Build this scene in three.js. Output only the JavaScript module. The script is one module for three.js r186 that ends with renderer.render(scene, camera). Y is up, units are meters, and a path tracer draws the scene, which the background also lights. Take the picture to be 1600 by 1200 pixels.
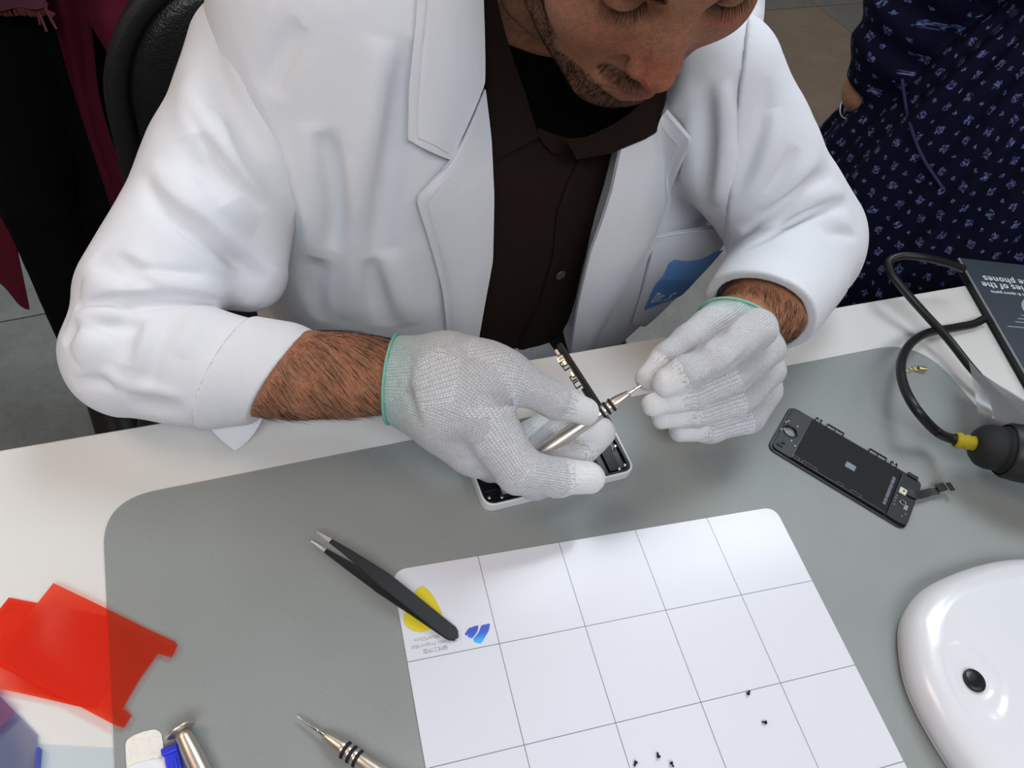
import * as THREE from 'three';
import { RoundedBoxGeometry } from 'three/addons/geometries/RoundedBoxGeometry.js';
import { RectAreaLightUniformsLib } from 'three/addons/lights/RectAreaLightUniformsLib.js';
import { mergeGeometries, mergeVertices } from 'three/addons/utils/BufferGeometryUtils.js';
import { ImprovedNoise } from 'three/addons/math/ImprovedNoise.js';

// ---------------------------------------------------------------- camera, light, exposure
const V = (x, y, z) => new THREE.Vector3(x, y, z);
const TOP = 0.75;                                   // top of the white gridded mat
const scene = new THREE.Scene();
scene.background = new THREE.Color(0.5, 0.5, 0.5);
const CAM = V(-0.0552, TOP + 0.4889, 0.217), FPX = 1200;
const FWD = V(0.2804, -0.7716, -0.5709).normalize();
const DOWN = V(-0.0983, -0.6148, 0.7826); DOWN.addScaledVector(FWD, -DOWN.dot(FWD)).normalize();
const RIGHT = V(0, 0, 0).crossVectors(DOWN, FWD);
const camera = new THREE.PerspectiveCamera(2 * Math.atan(600 / FPX) * 180 / Math.PI, 4 / 3, 0.02, 40);
camera.position.copy(CAM); camera.up.copy(DOWN).negate(); camera.lookAt(CAM.clone().add(FWD));
scene.add(camera);
const renderer = new THREE.WebGLRenderer({ antialias: true });
renderer.shadowMap.enabled = true;
renderer.toneMapping = THREE.LinearToneMapping;
renderer.toneMappingExposure = 0.625;
RectAreaLightUniformsLib.init();

// ceiling panels: [x, z, width, depth, turn, colour (linear), radiance, label]
const CEIL = 3.2;
const PANELS = [
  [1.5, -1.55, 1.7, 1.4, 0, [0.82, 0.92, 1.0], 13.0, 'large cool white ceiling panel over the aisle to the right behind the man'],
  [-0.6, -3.2, 1.8, 1.2, 0, [0.84, 0.93, 1.0], 4.0, 'cool white ceiling panel behind the black chair, farthest from the table'],
  [-1.9, -0.8, 1.2, 1.2, 0, [1.0, 0.76, 0.58], 9.0, 'warm white ceiling panel left of the man'],
  [2.1, 1.6, 0.9, 0.9, 0, [1.0, 0.80, 0.62], 8.0, 'warm white ceiling panel in front of the table on the right'],
  [-0.3, 2.0, 2.4, 1.4, 0, [0.86, 0.93, 1.0], 9.0, 'wide cool white ceiling panel behind the photographer'],
];

// ---------------------------------------------------------------- helpers
const ray = (u, v) => FWD.clone().addScaledVector(RIGHT, (u - 800) / FPX).addScaledVector(DOWN, (v - 600) / FPX);
const at = (u, v, t) => CAM.clone().addScaledVector(ray(u, v), t);
const onY = (u, v, y) => { const r = ray(u, v); return CAM.clone().addScaledVector(r, (y - CAM.y) / r.y); };
const onZ = (u, v, z) => { const r = ray(u, v); return CAM.clone().addScaledVector(r, (z - CAM.z) / r.z); };
let seed = 7; const rnd = () => { seed = (seed * 1664525 + 1013904223) >>> 0; return seed / 4294967296; };
const clamp = (x, a, b) => x < a ? a : x > b ? b : x, mix = (a, b, t) => a + (b - a) * t;
const sstep = (a, b, x) => { const t = clamp((x - a) / (b - a), 0, 1); return t * t * (3 - 2 * t); };
const PN = new ImprovedNoise(), noise = (x, y, z) => PN.noise(x, y, z);
const fbm = (x, y, z, o = 4) => { let s = 0, a = 0.5; for (let i = 0; i < o; i++) { s += a * noise(x, y, z); x = x * 2.03 + 7.1; y = y * 2.03 + 3.7; z = z * 2.03 + 1.3; a *= 0.5; } return s; };
const used = {};
const numbered = (n) => { const k = used[n] = (used[n] ?? -1) + 1; return k ? n + '_' + String(k).padStart(3, '0') : n; };
function tag(o, label, category, group, kind) {
  if (label) o.userData.label = label; if (category) o.userData.category = category;
  if (group) o.userData.group = group; if (kind) o.userData.kind = kind; return o;
}
function mesh(name, geo, material, parent = scene) {
  const m = new THREE.Mesh(geo, material); m.name = parent === scene ? numbered(name) : name;
  m.castShadow = m.receiveShadow = true; parent.add(m); return m;
}
function thing(name, label, category, pos, group) {
  const g = new THREE.Group(); g.name = numbered(name); scene.add(g); if (pos) g.position.copy(pos); return tag(g, label, category, group);
}
const struct = (name, geo, m) => { const o = mesh(name, geo, m); o.userData.kind = 'structure'; return o; };
const clean = (g) => { const h = g.index ? g.toNonIndexed() : g.clone(); for (const k of Object.keys(h.attributes)) if (!['position', 'normal', 'uv'].includes(k)) h.deleteAttribute(k); return h; };
const merge = (list) => mergeGeometries(list.map(clean));
const box = (w, h, d, x = 0, y = 0, z = 0, r = 0) => { const g = r ? new RoundedBoxGeometry(w, h, d, 3, r) : new THREE.BoxGeometry(w, h, d); return g.translate(x, y, z); };
const mat = (c, rough = 0.5, o = {}) => new THREE.MeshPhysicalMaterial({ color: Array.isArray(c) ? new THREE.Color().setRGB(...c) : new THREE.Color(c), roughness: rough, ...o });
function dataTex(n, fn, srgb, m = n) {
  const d = new Uint8Array(n * m * 4);
  for (let y = 0; y < m; y++) for (let x = 0; x < n; x++) {
    const c = fn(x / n, y / m, x, y), i = (y * n + x) * 4;
    if (Array.isArray(c)) { d[i] = clamp(c[0], 0, 1) * 255; d[i + 1] = clamp(c[1], 0, 1) * 255; d[i + 2] = clamp(c[2], 0, 1) * 255; } else d[i] = d[i + 1] = d[i + 2] = clamp(c, 0, 1) * 255;
    d[i + 3] = 255;
  }
  const t = new THREE.DataTexture(d, n, m); t.wrapS = t.wrapT = THREE.RepeatWrapping; t.magFilter = THREE.LinearFilter; t.minFilter = THREE.LinearMipmapLinearFilter; t.generateMipmaps = true;
  if (srgb) t.colorSpace = THREE.SRGBColorSpace; t.needsUpdate = true; return t;
}
const merge2 = (l) => mergeGeometries(l.map((g) => { const h = g.index ? g.toNonIndexed() : g; return h; }));
const rep = (t, s, s2 = s) => { const c = t.clone(); c.repeat.set(s, s2); c.needsUpdate = true; return c; };
// tiling noise grid
function tileNoise(n, sd) { let s = sd; const g = new Float32Array(n * n); for (let i = 0; i < n * n; i++) { s = (s * 1664525 + 1013904223) >>> 0; g[i] = s / 4294967296; }
  return (x, y) => { x *= n; y *= n; const xi = Math.floor(x), yi = Math.floor(y), fx = x - xi, fy = y - yi, a = fx * fx * (3 - 2 * fx), b = fy * fy * (3 - 2 * fy), q = (i, j) => g[(((j % n) + n) % n) * n + (((i % n) + n) % n)];
    return mix(mix(q(xi, yi), q(xi + 1, yi), a), mix(q(xi, yi + 1), q(xi + 1, yi + 1), a), b); }; }
// split a mesh by the main axis of its faces and give it uv in metres
function boxUV(g, s = 1) {
  const p = g.attributes.position, nn = g.attributes.normal, ix = g.index.array, map = new Map(), P = [], N = [], U = [], C = [], I = [], col = g.attributes.color;
  for (let t = 0; t < ix.length; t += 3) {
    let nx = 0, ny = 0, nz = 0; for (let k = 0; k < 3; k++) { nx += nn.getX(ix[t + k]); ny += nn.getY(ix[t + k]); nz += nn.getZ(ix[t + k]); }
    const ax = Math.abs(nx), ay = Math.abs(ny), az = Math.abs(nz), d = ax > ay && ax > az ? 0 : ay > az ? 1 : 2;
    for (let k = 0; k < 3; k++) { const i = ix[t + k], key = i * 3 + d; let j = map.get(key);
      if (j === undefined) { j = P.length / 3; map.set(key, j); const x = p.getX(i), y = p.getY(i), z = p.getZ(i); P.push(x, y, z); N.push(nn.getX(i), nn.getY(i), nn.getZ(i)); U.push((d === 0 ? z : x) * s, (d === 1 ? z : y) * s); if (col) C.push(col.getX(i), col.getY(i), col.getZ(i)); }
      I.push(j); }
  }
  const o = new THREE.BufferGeometry(); o.setAttribute('position', new THREE.Float32BufferAttribute(P, 3)); o.setAttribute('normal', new THREE.Float32BufferAttribute(N, 3)); o.setAttribute('uv', new THREE.Float32BufferAttribute(U, 2));
  if (col) o.setAttribute('color', new THREE.Float32BufferAttribute(C, 3)); o.setIndex(I); return o;
}
function planarUV(g, s = 1) { const p = g.attributes.position, u = new Float32Array(p.count * 2); for (let i = 0; i < p.count; i++) { u[2 * i] = p.getX(i) * s; u[2 * i + 1] = p.getZ(i) * s; } g.setAttribute('uv', new THREE.BufferAttribute(u, 2)); return g; }
// rounded rectangle outline, corner radii [bl, br, tr, tl]
function rrect(w, h, r, x = -w / 2, y = -h / 2, s = new THREE.Shape()) {
  const [a, b, c, d] = Array.isArray(r) ? r : [r, r, r, r];
  s.moveTo(x + a, y); s.lineTo(x + w - b, y); s.quadraticCurveTo(x + w, y, x + w, y + b); s.lineTo(x + w, y + h - c); s.quadraticCurveTo(x + w, y + h, x + w - c, y + h);
  s.lineTo(x + d, y + h); s.quadraticCurveTo(x, y + h, x, y + h - d); s.lineTo(x, y + a); s.quadraticCurveTo(x, y, x + a, y); return s;
}
// a shape drawn in (x, -z), lying flat, bottom at y = 0
const slab = (shape, h, bevel = 0, seg = 24) => { const g = new THREE.ExtrudeGeometry(shape, { depth: h - 2 * bevel, bevelEnabled: bevel > 0, bevelSize: bevel, bevelThickness: bevel, bevelOffset: -bevel, bevelSegments: 3, curveSegments: seg }); g.translate(0, 0, bevel); g.rotateX(-Math.PI / 2); return g; };
const poly = (pts) => new THREE.Shape(pts.map(([x, y]) => new THREE.Vector2(x, y)));
const tube = (pts, r, n = 60, rs = 10, closed = false) => new THREE.TubeGeometry(new THREE.CatmullRomCurve3(pts, closed, 'centripetal'), n, r, rs, closed);
const lathe = (pts, seg = 32) => new THREE.LatheGeometry(pts.map(([r, y]) => new THREE.Vector2(r, y)), seg);
const along = (a, b) => new THREE.Quaternion().setFromUnitVectors(V(0, 1, 0), b.clone().sub(a).normalize());

// ---------------------------------------------------------------- signed distance modelling
const smin = (a, b, k) => { const h = Math.max(k - Math.abs(a - b), 0) / k; return Math.min(a, b) - h * h * k * 0.25; };
const smax = (a, b, k) => -smin(-a, -b, k);
function bone(a, b, ra, rb) {   // tapered capsule
  const bx = b.x - a.x, by = b.y - a.y, bz = b.z - a.z, l2 = Math.max(bx * bx + by * by + bz * bz, 1e-12), ax = a.x, ay = a.y, az = a.z;
  const f = (x, y, z) => { const px = x - ax, py = y - ay, pz = z - az, h = clamp((px * bx + py * by + pz * bz) / l2, 0, 1), qx = px - bx * h, qy = py - by * h, qz = pz - bz * h; return Math.sqrt(qx * qx + qy * qy + qz * qz) - ra - (rb - ra) * h; };
  f.a = a; f.b = b; f.ra = ra; f.rb = rb; f.len = Math.sqrt(l2); return f;
}
function ellip(c, r, X = V(1, 0, 0), Y = V(0, 1, 0), Z = V(0, 0, 1)) {
  return (x, y, z) => { const dx = x - c.x, dy = y - c.y, dz = z - c.z, a = (dx * X.x + dy * X.y + dz * X.z) / r[0], b = (dx * Y.x + dy * Y.y + dz * Y.z) / r[1], q = (dx * Z.x + dy * Z.y + dz * Z.z) / r[2];
    const k0 = Math.sqrt(a * a + b * b + q * q), k1 = Math.sqrt(a * a / (r[0] * r[0]) + b * b / (r[1] * r[1]) + q * q / (r[2] * r[2])); return k1 < 1e-9 ? -Math.min(...r) : k0 * (k0 - 1) / k1; };
}
const joinAll = (list, k) => (x, y, z) => { let d = list[0](x, y, z); for (let i = 1; i < list.length; i++) d = smin(d, list[i](x, y, z), k); return d; };
// naive surface nets on a sparse grid of blocks
function netMesh(f, lo, hi, h, safe = 1.6) {
  const nx = Math.ceil((hi.x - lo.x) / h) + 2, ny = Math.ceil((hi.y - lo.y) / h) + 2, nz = Math.ceil((hi.z - lo.z) / h) + 2, B = 8;
  const val = new Float32Array(nx * ny * nz).fill(NaN), id = (i, j, k) => (k * ny + j) * nx + i, cells = [];
  for (let k0 = 0; k0 < nz - 1; k0 += B) for (let j0 = 0; j0 < ny - 1; j0 += B) for (let i0 = 0; i0 < nx - 1; i0 += B) {
    const d = f(lo.x + (i0 + B / 2) * h, lo.y + (j0 + B / 2) * h, lo.z + (k0 + B / 2) * h); if (Math.abs(d) > B * h * 0.87 * safe) continue;
    const i1 = Math.min(i0 + B, nx - 1), j1 = Math.min(j0 + B, ny - 1), k1 = Math.min(k0 + B, nz - 1);
    for (let k = k0; k <= k1; k++) for (let j = j0; j <= j1; j++) for (let i = i0; i <= i1; i++) { const q = id(i, j, k); if (val[q] !== val[q]) val[q] = f(lo.x + i * h, lo.y + j * h, lo.z + k * h); }
    cells.push([i0, j0, k0, i1, j1, k1]);
  }
  const vid = new Map(), P = [], I = [], cx = [0, 1, 0, 1, 0, 1, 0, 1], cy = [0, 0, 1, 1, 0, 0, 1, 1], cz = [0, 0, 0, 0, 1, 1, 1, 1], v = new Float32Array(8);
  const E = []; for (let a = 0; a < 8; a++) for (const b of [1, 2, 4]) if (!(a & b)) E.push([a, a | b]);
  for (const [i0, j0, k0, i1, j1, k1] of cells) for (let k = k0; k < k1; k++) for (let j = j0; j < j1; j++) for (let i = i0; i < i1; i++) {
    let m = 0; for (let c = 0; c < 8; c++) { v[c] = val[id(i + cx[c], j + cy[c], k + cz[c])]; if (v[c] < 0) m |= 1 << c; } if (m === 0 || m === 255) continue;
    let sx = 0, sy = 0, sz = 0, n = 0; for (const [a, b] of E) if ((v[a] < 0) !== (v[b] < 0)) { const t = v[a] / (v[a] - v[b]); sx += cx[a] + (cx[b] - cx[a]) * t; sy += cy[a] + (cy[b] - cy[a]) * t; sz += cz[a] + (cz[b] - cz[a]) * t; n++; }
    vid.set(id(i, j, k), P.length / 3); P.push(lo.x + (i + sx / n) * h, lo.y + (j + sy / n) * h, lo.z + (k + sz / n) * h);
  }
  const quad = (a, b, c, d, flip) => { if (a === undefined || b === undefined || c === undefined || d === undefined) return; if (flip) I.push(a, c, b, a, d, c); else I.push(a, b, c, a, c, d); };
  for (const [i0, j0, k0, i1, j1, k1] of cells) for (let k = k0; k < k1; k++) for (let j = j0; j < j1; j++) for (let i = i0; i < i1; i++) {
    const q = id(i, j, k), s = val[q] < 0;
    if ((val[id(i + 1, j, k)] < 0) !== s && j && k) quad(vid.get(q), vid.get(id(i, j - 1, k)), vid.get(id(i, j - 1, k - 1)), vid.get(id(i, j, k - 1)), !s);
    if ((val[id(i, j + 1, k)] < 0) !== s && i && k) quad(vid.get(q), vid.get(id(i, j, k - 1)), vid.get(id(i - 1, j, k - 1)), vid.get(id(i - 1, j, k)), !s);
    if ((val[id(i, j, k + 1)] < 0) !== s && i && j) quad(vid.get(q), vid.get(id(i - 1, j, k)), vid.get(id(i - 1, j - 1, k)), vid.get(id(i, j - 1, k)), !s);
  }
  const N = new Float32Array(P.length), e = h * 0.5;
  for (let i = 0; i < P.length; i += 3) {
    let x = P[i], y = P[i + 1], z = P[i + 2], d = f(x, y, z);
    let gx = f(x + e, y, z) - f(x - e, y, z), gy = f(x, y + e, z) - f(x, y - e, z), gz = f(x, y, z + e) - f(x, y, z - e), g = Math.sqrt(gx * gx + gy * gy + gz * gz) || 1; const L = g / (2 * e), st = clamp(d / Math.max(L, 0.3), -h * 0.5, h * 0.5);
    P[i] -= st * gx / g; P[i + 1] -= st * gy / g; P[i + 2] -= st * gz / g; N[i] = gx / g; N[i + 1] = gy / g; N[i + 2] = gz / g;
  }
  const o = new THREE.BufferGeometry(); o.setAttribute('position', new THREE.Float32BufferAttribute(P, 3)); o.setAttribute('normal', new THREE.BufferAttribute(N, 3)); o.setIndex(I); return o;
}
// walk along a line until the field is met
function meet(f, o, d, t = 0, far = 3, s = 0.6) { const l = d.length(); for (let i = 0; i < 400 && t < far; i++) { const v = f(o.x + d.x * t, o.y + d.y * t, o.z + d.z * t); if (v < 2e-5) return o.clone().addScaledVector(d, t); t += Math.max(v, 1e-5) * s / l; } return null; }
const hit = (f, u, v) => meet(f, CAM, ray(u, v), 0.2, 1.6);
const gradient = (f, p, e = 0.002) => V(f(p.x + e, p.y, p.z) - f(p.x - e, p.y, p.z), f(p.x, p.y + e, p.z) - f(p.x, p.y - e, p.z), f(p.x, p.y, p.z + e) - f(p.x, p.y, p.z - e)).normalize();
// folds: lines lying on a field that push it out (a > 0) or in (a < 0), width w in metres
function foldSet(f, list) {
  const folds = [];
  for (const [px, w, a, skew = 0] of list) {
    const c = new THREE.CatmullRomCurve3(px.map(([u, v]) => V(u, v, 0)), false, 'centripetal'), n = Math.max(6, Math.round(c.getLength() / 16)), pts = [];
    for (let i = 0; i <= n; i++) { const q = c.getPoint(i / n), p = hit(f, q.x, q.y); if (p) pts.push(p); }
    if (pts.length < 3) continue;
    { let k = 1; while (k < pts.length && pts[k].distanceTo(pts[k - 1]) < 0.028) k++; if (k < pts.length) { if (k >= pts.length / 2) pts.length = k; else pts.splice(0, k); } if (pts.length < 3) continue; }
    const lo = pts[0].clone(), hi = pts[0].clone(); for (const p of pts) { lo.min(p); hi.max(p); } const m = w * 2.6; lo.subScalar(m); hi.addScalar(m);
    folds.push({ pts, w, a, lo, hi });
  }
  return (x, y, z) => { let s = 0;
    for (const { pts, w, a, lo, hi } of folds) {
      if (x < lo.x || y < lo.y || z < lo.z || x > hi.x || y > hi.y || z > hi.z) continue;
      let best = 1e9, bs = 0; const n = pts.length - 1;
      for (let i = 0; i < n; i++) { const A = pts[i], Bp = pts[i + 1], bx = Bp.x - A.x, by = Bp.y - A.y, bz = Bp.z - A.z, px = x - A.x, py = y - A.y, pz = z - A.z, h = clamp((px * bx + py * by + pz * bz) / (bx * bx + by * by + bz * bz + 1e-12), 0, 1), qx = px - bx * h, qy = py - by * h, qz = pz - bz * h, d = qx * qx + qy * qy + qz * qz; if (d < best) { best = d; bs = (i + h) / n; } }
      const tp = Math.sin(Math.PI * clamp(bs, 0, 1)); s += a * Math.exp(-best / (w * w)) * tp ** 0.8;
    }
    return s; };
}
// ---------------------------------------------------------------- the room
const n8 = tileNoise(8, 11), n16 = tileNoise(16, 5), n64 = tileNoise(64, 9), n128 = tileNoise(128, 3), n256 = tileNoise(256, 21);
const grainTex = dataTex(256, (x, y) => 0.5 + 0.3 * (n64(x, y) - 0.5) + 0.5 * (n256(x, y) - 0.5));
const M = {
  white: mat('#eeece8', 0.7), black: mat('#0b0b0c', 0.45), steel: mat([0.72, 0.64, 0.565], 0.38, { metalness: 1 }), bright: mat([0.8, 0.8, 0.8], 0.18, { metalness: 1 }), brass: mat([0.78, 0.66, 0.42], 0.3, { metalness: 1 }),
  rubber: mat('#0c0c0d', 0.6),
};
{
  const W = 5, wallM = mat([0.5, 0.49, 0.48], 0.9), ceilM = mat([0.6, 0.6, 0.59], 0.9);
  struct('floor', box(2 * W + 0.4, 0.2, 2 * W + 0.4, 0, -0.1095, 0), mat([0.11, 0.11, 0.105], 0.8));
  struct('ceiling', box(2 * W + 0.4, 0.2, 2 * W + 0.4, 0, CEIL + 0.13, 0), ceilM);
  struct('wall_back', box(2 * W + 0.4, CEIL + 0.2, 0.2, 0, CEIL / 2, -W - 0.1), wallM);
  struct('wall_front', box(2 * W + 0.4, CEIL + 0.2, 0.2, 0, CEIL / 2, W + 0.1), wallM);
  struct('wall_left', box(0.2, CEIL + 0.2, 2 * W, -W - 0.1, CEIL / 2, 0), wallM);
  struct('wall_right', box(0.2, CEIL + 0.2, 2 * W, W + 0.1, CEIL / 2, 0), wallM);
  // floor tiles: large square stoneware, each a piece of the floor
  const S = 0.9, turn = 0.19, floorO = scene.getObjectByName('floor');
  const tex = dataTex(512, (x, y) => { const a = 0.9 + 0.07 * (n16(x, y) - 0.5) + 0.06 * (n64(x, y) - 0.5) + 0.08 * (n256(x, y) - 0.5); return [a, a, a]; }, true);
  const tones = [[0.165, 0.18, 0.173], [0.155, 0.172, 0.167], [0.235, 0.225, 0.20], [0.15, 0.105, 0.072], [0.115, 0.098, 0.084]].map((c) => mat(c, 0.42, { map: tex, bumpMap: grainTex, bumpScale: 0.0003 }));
  const tg = []; for (let k = 0; k < 3; k++) { const g = new RoundedBoxGeometry(S - 0.003, 0.012, S - 0.003, 1, 0.001); planarUV(g, 1); const u = g.attributes.uv; for (let i = 0; i < u.count; i++) u.setXY(i, u.getX(i) + k * 0.37, u.getY(i) + k * 0.61); tg.push(g); }
  for (let i = -5; i <= 3; i++) for (let j = -2; j <= 3; j++) {
    const lx = (i + 0.5) * S, lz = (j + 0.5) * S, x = 2.12 + lx * Math.cos(turn) + lz * Math.sin(turn), z = -2.41 - lx * Math.sin(turn) + lz * Math.cos(turn);
    const brown = x > 1.1 ? (i === -1 && j === 0 ? 3 : i === -1 && j === 1 ? 3 : 4) : x > 0.4 ? 2 : (i * 7 + j * 3 & 1);
    const t = mesh('tile', tg[(i + j + 20) % 3], tones[brown], floorO); t.position.set(x, -0.006, z); t.rotation.y = turn;
  }
  for (const [x, z, w, d, turnP, c, L, label] of PANELS) {
    const p = thing('ceiling_light', label, 'light', V(x, CEIL, z)); p.rotation.y = turnP;
    const e = 0.03; mesh('frame', merge([box(w + 2 * e, 0.03, e, 0, 0.015, d / 2 + e / 2), box(w + 2 * e, 0.03, e, 0, 0.015, -d / 2 - e / 2), box(e, 0.03, d, w / 2 + e / 2, 0.015, 0), box(e, 0.03, d, -w / 2 - e / 2, 0.015, 0), box(w, 0.006, d, 0, 0.027, 0)]), mat('#d8d8d6', 0.5), p);
    mesh('diffuser', box(w, 0.006, d, 0, 0.012, 0), mat('#ffffff', 0.6, { emissive: new THREE.Color().setRGB(...c), emissiveIntensity: L * 0.3 }), p);
    const l = new THREE.RectAreaLight(new THREE.Color().setRGB(...c), L, w, d); l.position.set(0, 0.006, 0); l.rotation.x = -Math.PI / 2; p.add(l);
  }
}
// ---------------------------------------------------------------- the table and its two mats
const TBL = TOP - 0.003, SIL = TOP - 0.001, EDGE = 0.0895;
const EX = V(1, 0, -EDGE).normalize(), EZ = V(EDGE, 0, 1).normalize(), EROT = Math.atan(EDGE);   // along and away from the man's edge
{
  const t = thing('work_table', 'white laminate table with a straight edge, under the grey work mat', 'table', V(-0.247, 0, -0.136)); t.rotation.y = EROT;
  const lam = mat([0.70, 0.68, 0.655], 0.38, { bumpMap: rep(grainTex, 30), bumpScale: 0.00004 });
  mesh('tabletop', box(2.2, 0.026, 0.8, 0.3, TBL - 0.013, 0.4, 0.002), lam, t);
  const fm = mat('#c9c9c9', 0.4, { metalness: 0.6 });
  mesh('frame', merge([box(2.0, 0.04, 0.03, 0.3, TBL - 0.046, 0.12), box(2.0, 0.04, 0.03, 0.3, TBL - 0.046, 0.72), box(0.03, 0.04, 0.57, -0.68, TBL - 0.046, 0.42), box(0.03, 0.04, 0.57, 1.28, TBL - 0.046, 0.42)]), fm, t);
  for (const [x, z] of [[-0.68, 0.12], [1.28, 0.12], [-0.68, 0.72], [1.28, 0.72]]) mesh('leg', box(0.045, TBL - 0.026, 0.045, x, (TBL - 0.026) / 2, z, 0.004), fm, t);
}
{
  const g = slab(rrect(0.728, 0.5, [0.03, 0.03, 0.055, 0.034], 0, -0.5), 0.002, 0.0005);
  const s = mesh('work_mat', planarUV(g, 4), mat([0.285, 0.300, 0.291], 0.55, { bumpMap: grainTex, bumpScale: 0.00012, roughnessMap: dataTex(256, (x, y) => 0.9 + 0.06 * (n64(x, y) - 0.5)),
    map: dataTex(512, (x, y) => { const k = n256(x, y) * n128(y, x), a = 0.955 + 0.03 * (n8(x, y) - 0.5) + 0.035 * (n256(x * 2, y * 2) - 0.5) - (k > 0.86 ? 0.1 : 0); return [a, a, a]; }, true) }));
  s.position.set(-0.181, TBL, -0.0835); s.rotation.y = EROT; tag(s, 'large grey-green work mat with rounded corners lying on the white table', 'mat');
}
// white gridded mat: 300 x 250 mm, five by four cells, the print is its texture
{
  const w = 2048, h = 1707, cv = document.createElement('canvas'); cv.width = w; cv.height = h; const c = cv.getContext('2d'), k = w / 300;   // pixels per millimetre
  c.fillStyle = '#d9d9e2'; c.fillRect(0, 0, w, h);
  for (let i = 0; i < 700; i++) { const r = rnd(); c.fillStyle = `rgba(120,120,130,${0.05 + 0.2 * r * r})`; const x = rnd() * w, y = rnd() * h, s = 0.6 + 1.6 * rnd(); c.fillRect(x, y, s, s); }
  for (let i = 0; i < 60; i++) { c.strokeStyle = 'rgba(150,150,165,0.16)'; c.lineWidth = 0.8; const x = rnd() * w, y = rnd() * h, a = rnd() * 6; c.beginPath(); c.moveTo(x, y); c.lineTo(x + 60 * rnd() * Math.cos(a), y + 60 * rnd() * Math.sin(a)); c.stroke(); }
  c.strokeStyle = '#55555c'; c.lineWidth = 0.42 * k;
  for (let i = 1; i < 5; i++) { c.beginPath(); c.moveTo(i * 60 * k, 0); c.lineTo(i * 60 * k, h); c.stroke(); }
  for (let j = 1; j < 4; j++) { c.beginPath(); c.moveTo(0, j * 62.5 * k); c.lineTo(w, j * 62.5 * k); c.stroke(); }
  // printed words, upright for the man: turned half a round
  c.fillStyle = '#85858b'; const line = (t, size, u, v) => { const p = onY(u, v, TOP); c.save(); c.translate(p.x * 1000 * k, p.z * 1000 * k); c.rotate(Math.PI); c.textAlign = 'right'; c.font = `${size * k}px sans-serif`; c.fillText(t, 0, 0); c.restore(); };
  line('Magnetic Project Mat', 3.1, 642, 1010); line('尺寸: 30cm*25cm', 3.1, 646, 998.5);
  // the five signs of the top line, drawn stroke by stroke on a 10 x 10 grid
  const G = { a: '0,1 4,1|2,1 0,5|1,5 4,5 4,9 1,9 1,5|5,2 10,2|7,0 7,2|9,0 8,2|6,3 5,6 7,6 5,9 7,9|9,3 8,6 10,6 8,9 10,9', b: '2,0 2,10|0,3 1,5|3,3 4,4|6,1 5,4|5,3 10,3|8,0 8,9|5,6 10,6|5,9 10,9', c: '1,1 9,1|5,1 5,9|0,9 10,9', d: '3,0 0,5|2,3 2,10|6,0 4,4|5,2 10,2|7,2 7,10|7,4 10,4|7,7 10,7', e: '0,1 4,1|2,0 2,4|0,4 4,3|6,0 5,5|5,2 9,2 9,5 10,5|5,5 5,9|1,7 9,7|0,9.5 10,9.5' };
  { const p = onY(661, 1015, TOP); c.save(); c.translate(p.x * 1000 * k, p.z * 1000 * k); c.rotate(Math.PI); } c.strokeStyle = '#85858b'; c.lineWidth = 0.3 * k; const gs = 0.29 * k;
  'abcde'.split('').forEach((q, i) => { c.save(); c.translate((-15.6 + i * 3.2) * k, -2.9 * k); for (const st of G[q].split('|')) { c.beginPath(); st.split(' ').forEach((p, j) => { const [x, y] = p.split(',').map(Number); j ? c.lineTo(x * gs, y * gs) : c.moveTo(x * gs, y * gs); }); c.stroke(); } c.restore(); });
  c.restore();
  // blue sign of three bars, each wider than the one before
  const q = (x, y) => [x * k, y * k], grad = c.createLinearGradient(0, 47 * k, 0, 58 * k); grad.addColorStop(0, '#3346ae'); grad.addColorStop(0.55, '#2a55c8'); grad.addColorStop(1, '#20b2f6'); c.fillStyle = grad;
  const bar = (pts) => { c.beginPath(); const n = pts.length; for (let i = 0; i < n; i++) { const [ax, ay] = q(...pts[i]), [bx, by] = q(...pts[(i + 1) % n]), [zx, zy] = q(...pts[(i + n - 1) % n]), r = 0.22; if (!i) c.moveTo(mix(ax, zx, r), mix(ay, zy, r)); else c.lineTo(mix(ax, zx, r), mix(ay, zy, r)); c.quadraticCurveTo(ax, ay, mix(ax, bx, r), mix(ay, by, r)); } c.closePath(); c.fill(); };
  const L = (u, v) => { const p = onY(u, v, TOP); return [p.x * 1000, p.z * 1000]; };
  bar([L(731, 983), L(737, 979), L(736, 986), L(729, 994), L(726, 991)]); bar([L(738, 979), L(748, 977), L(746, 987), L(738, 998), L(730, 995)]); bar([L(752, 977), L(766, 974), L(764, 985), L(752, 1006), L(742, 1004), L(739, 999), L(748, 988)]);
  const t = new THREE.CanvasTexture(cv); t.colorSpace = THREE.SRGBColorSpace; t.flipY = false; t.anisotropy = 8;
  const g = slab(rrect(0.3, 0.25, 0.011, 0, -0.25), 0.001, 0.0003), p = g.attributes.position, u = new Float32Array(p.count * 2);
  for (let i = 0; i < p.count; i++) { u[2 * i] = p.getX(i) / 0.3; u[2 * i + 1] = p.getZ(i) / 0.25; } g.setAttribute('uv', new THREE.BufferAttribute(u, 2));
  const m = mesh('project_mat', g, mat('#ffffff', 0.5, { map: t, clearcoat: 0.6, clearcoatRoughness: 0.16, bumpMap: dataTex(256, (x, y) => 0.5 + 0.6 * (n8(x, y) - 0.5) + 0.06 * (n64(x, y) - 0.5)), bumpScale: 0.00018 }));
  m.position.y = TOP - 0.001; tag(m, 'glossy white magnetic mat printed with a thin grid and a blue sign', 'mat');
}
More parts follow.
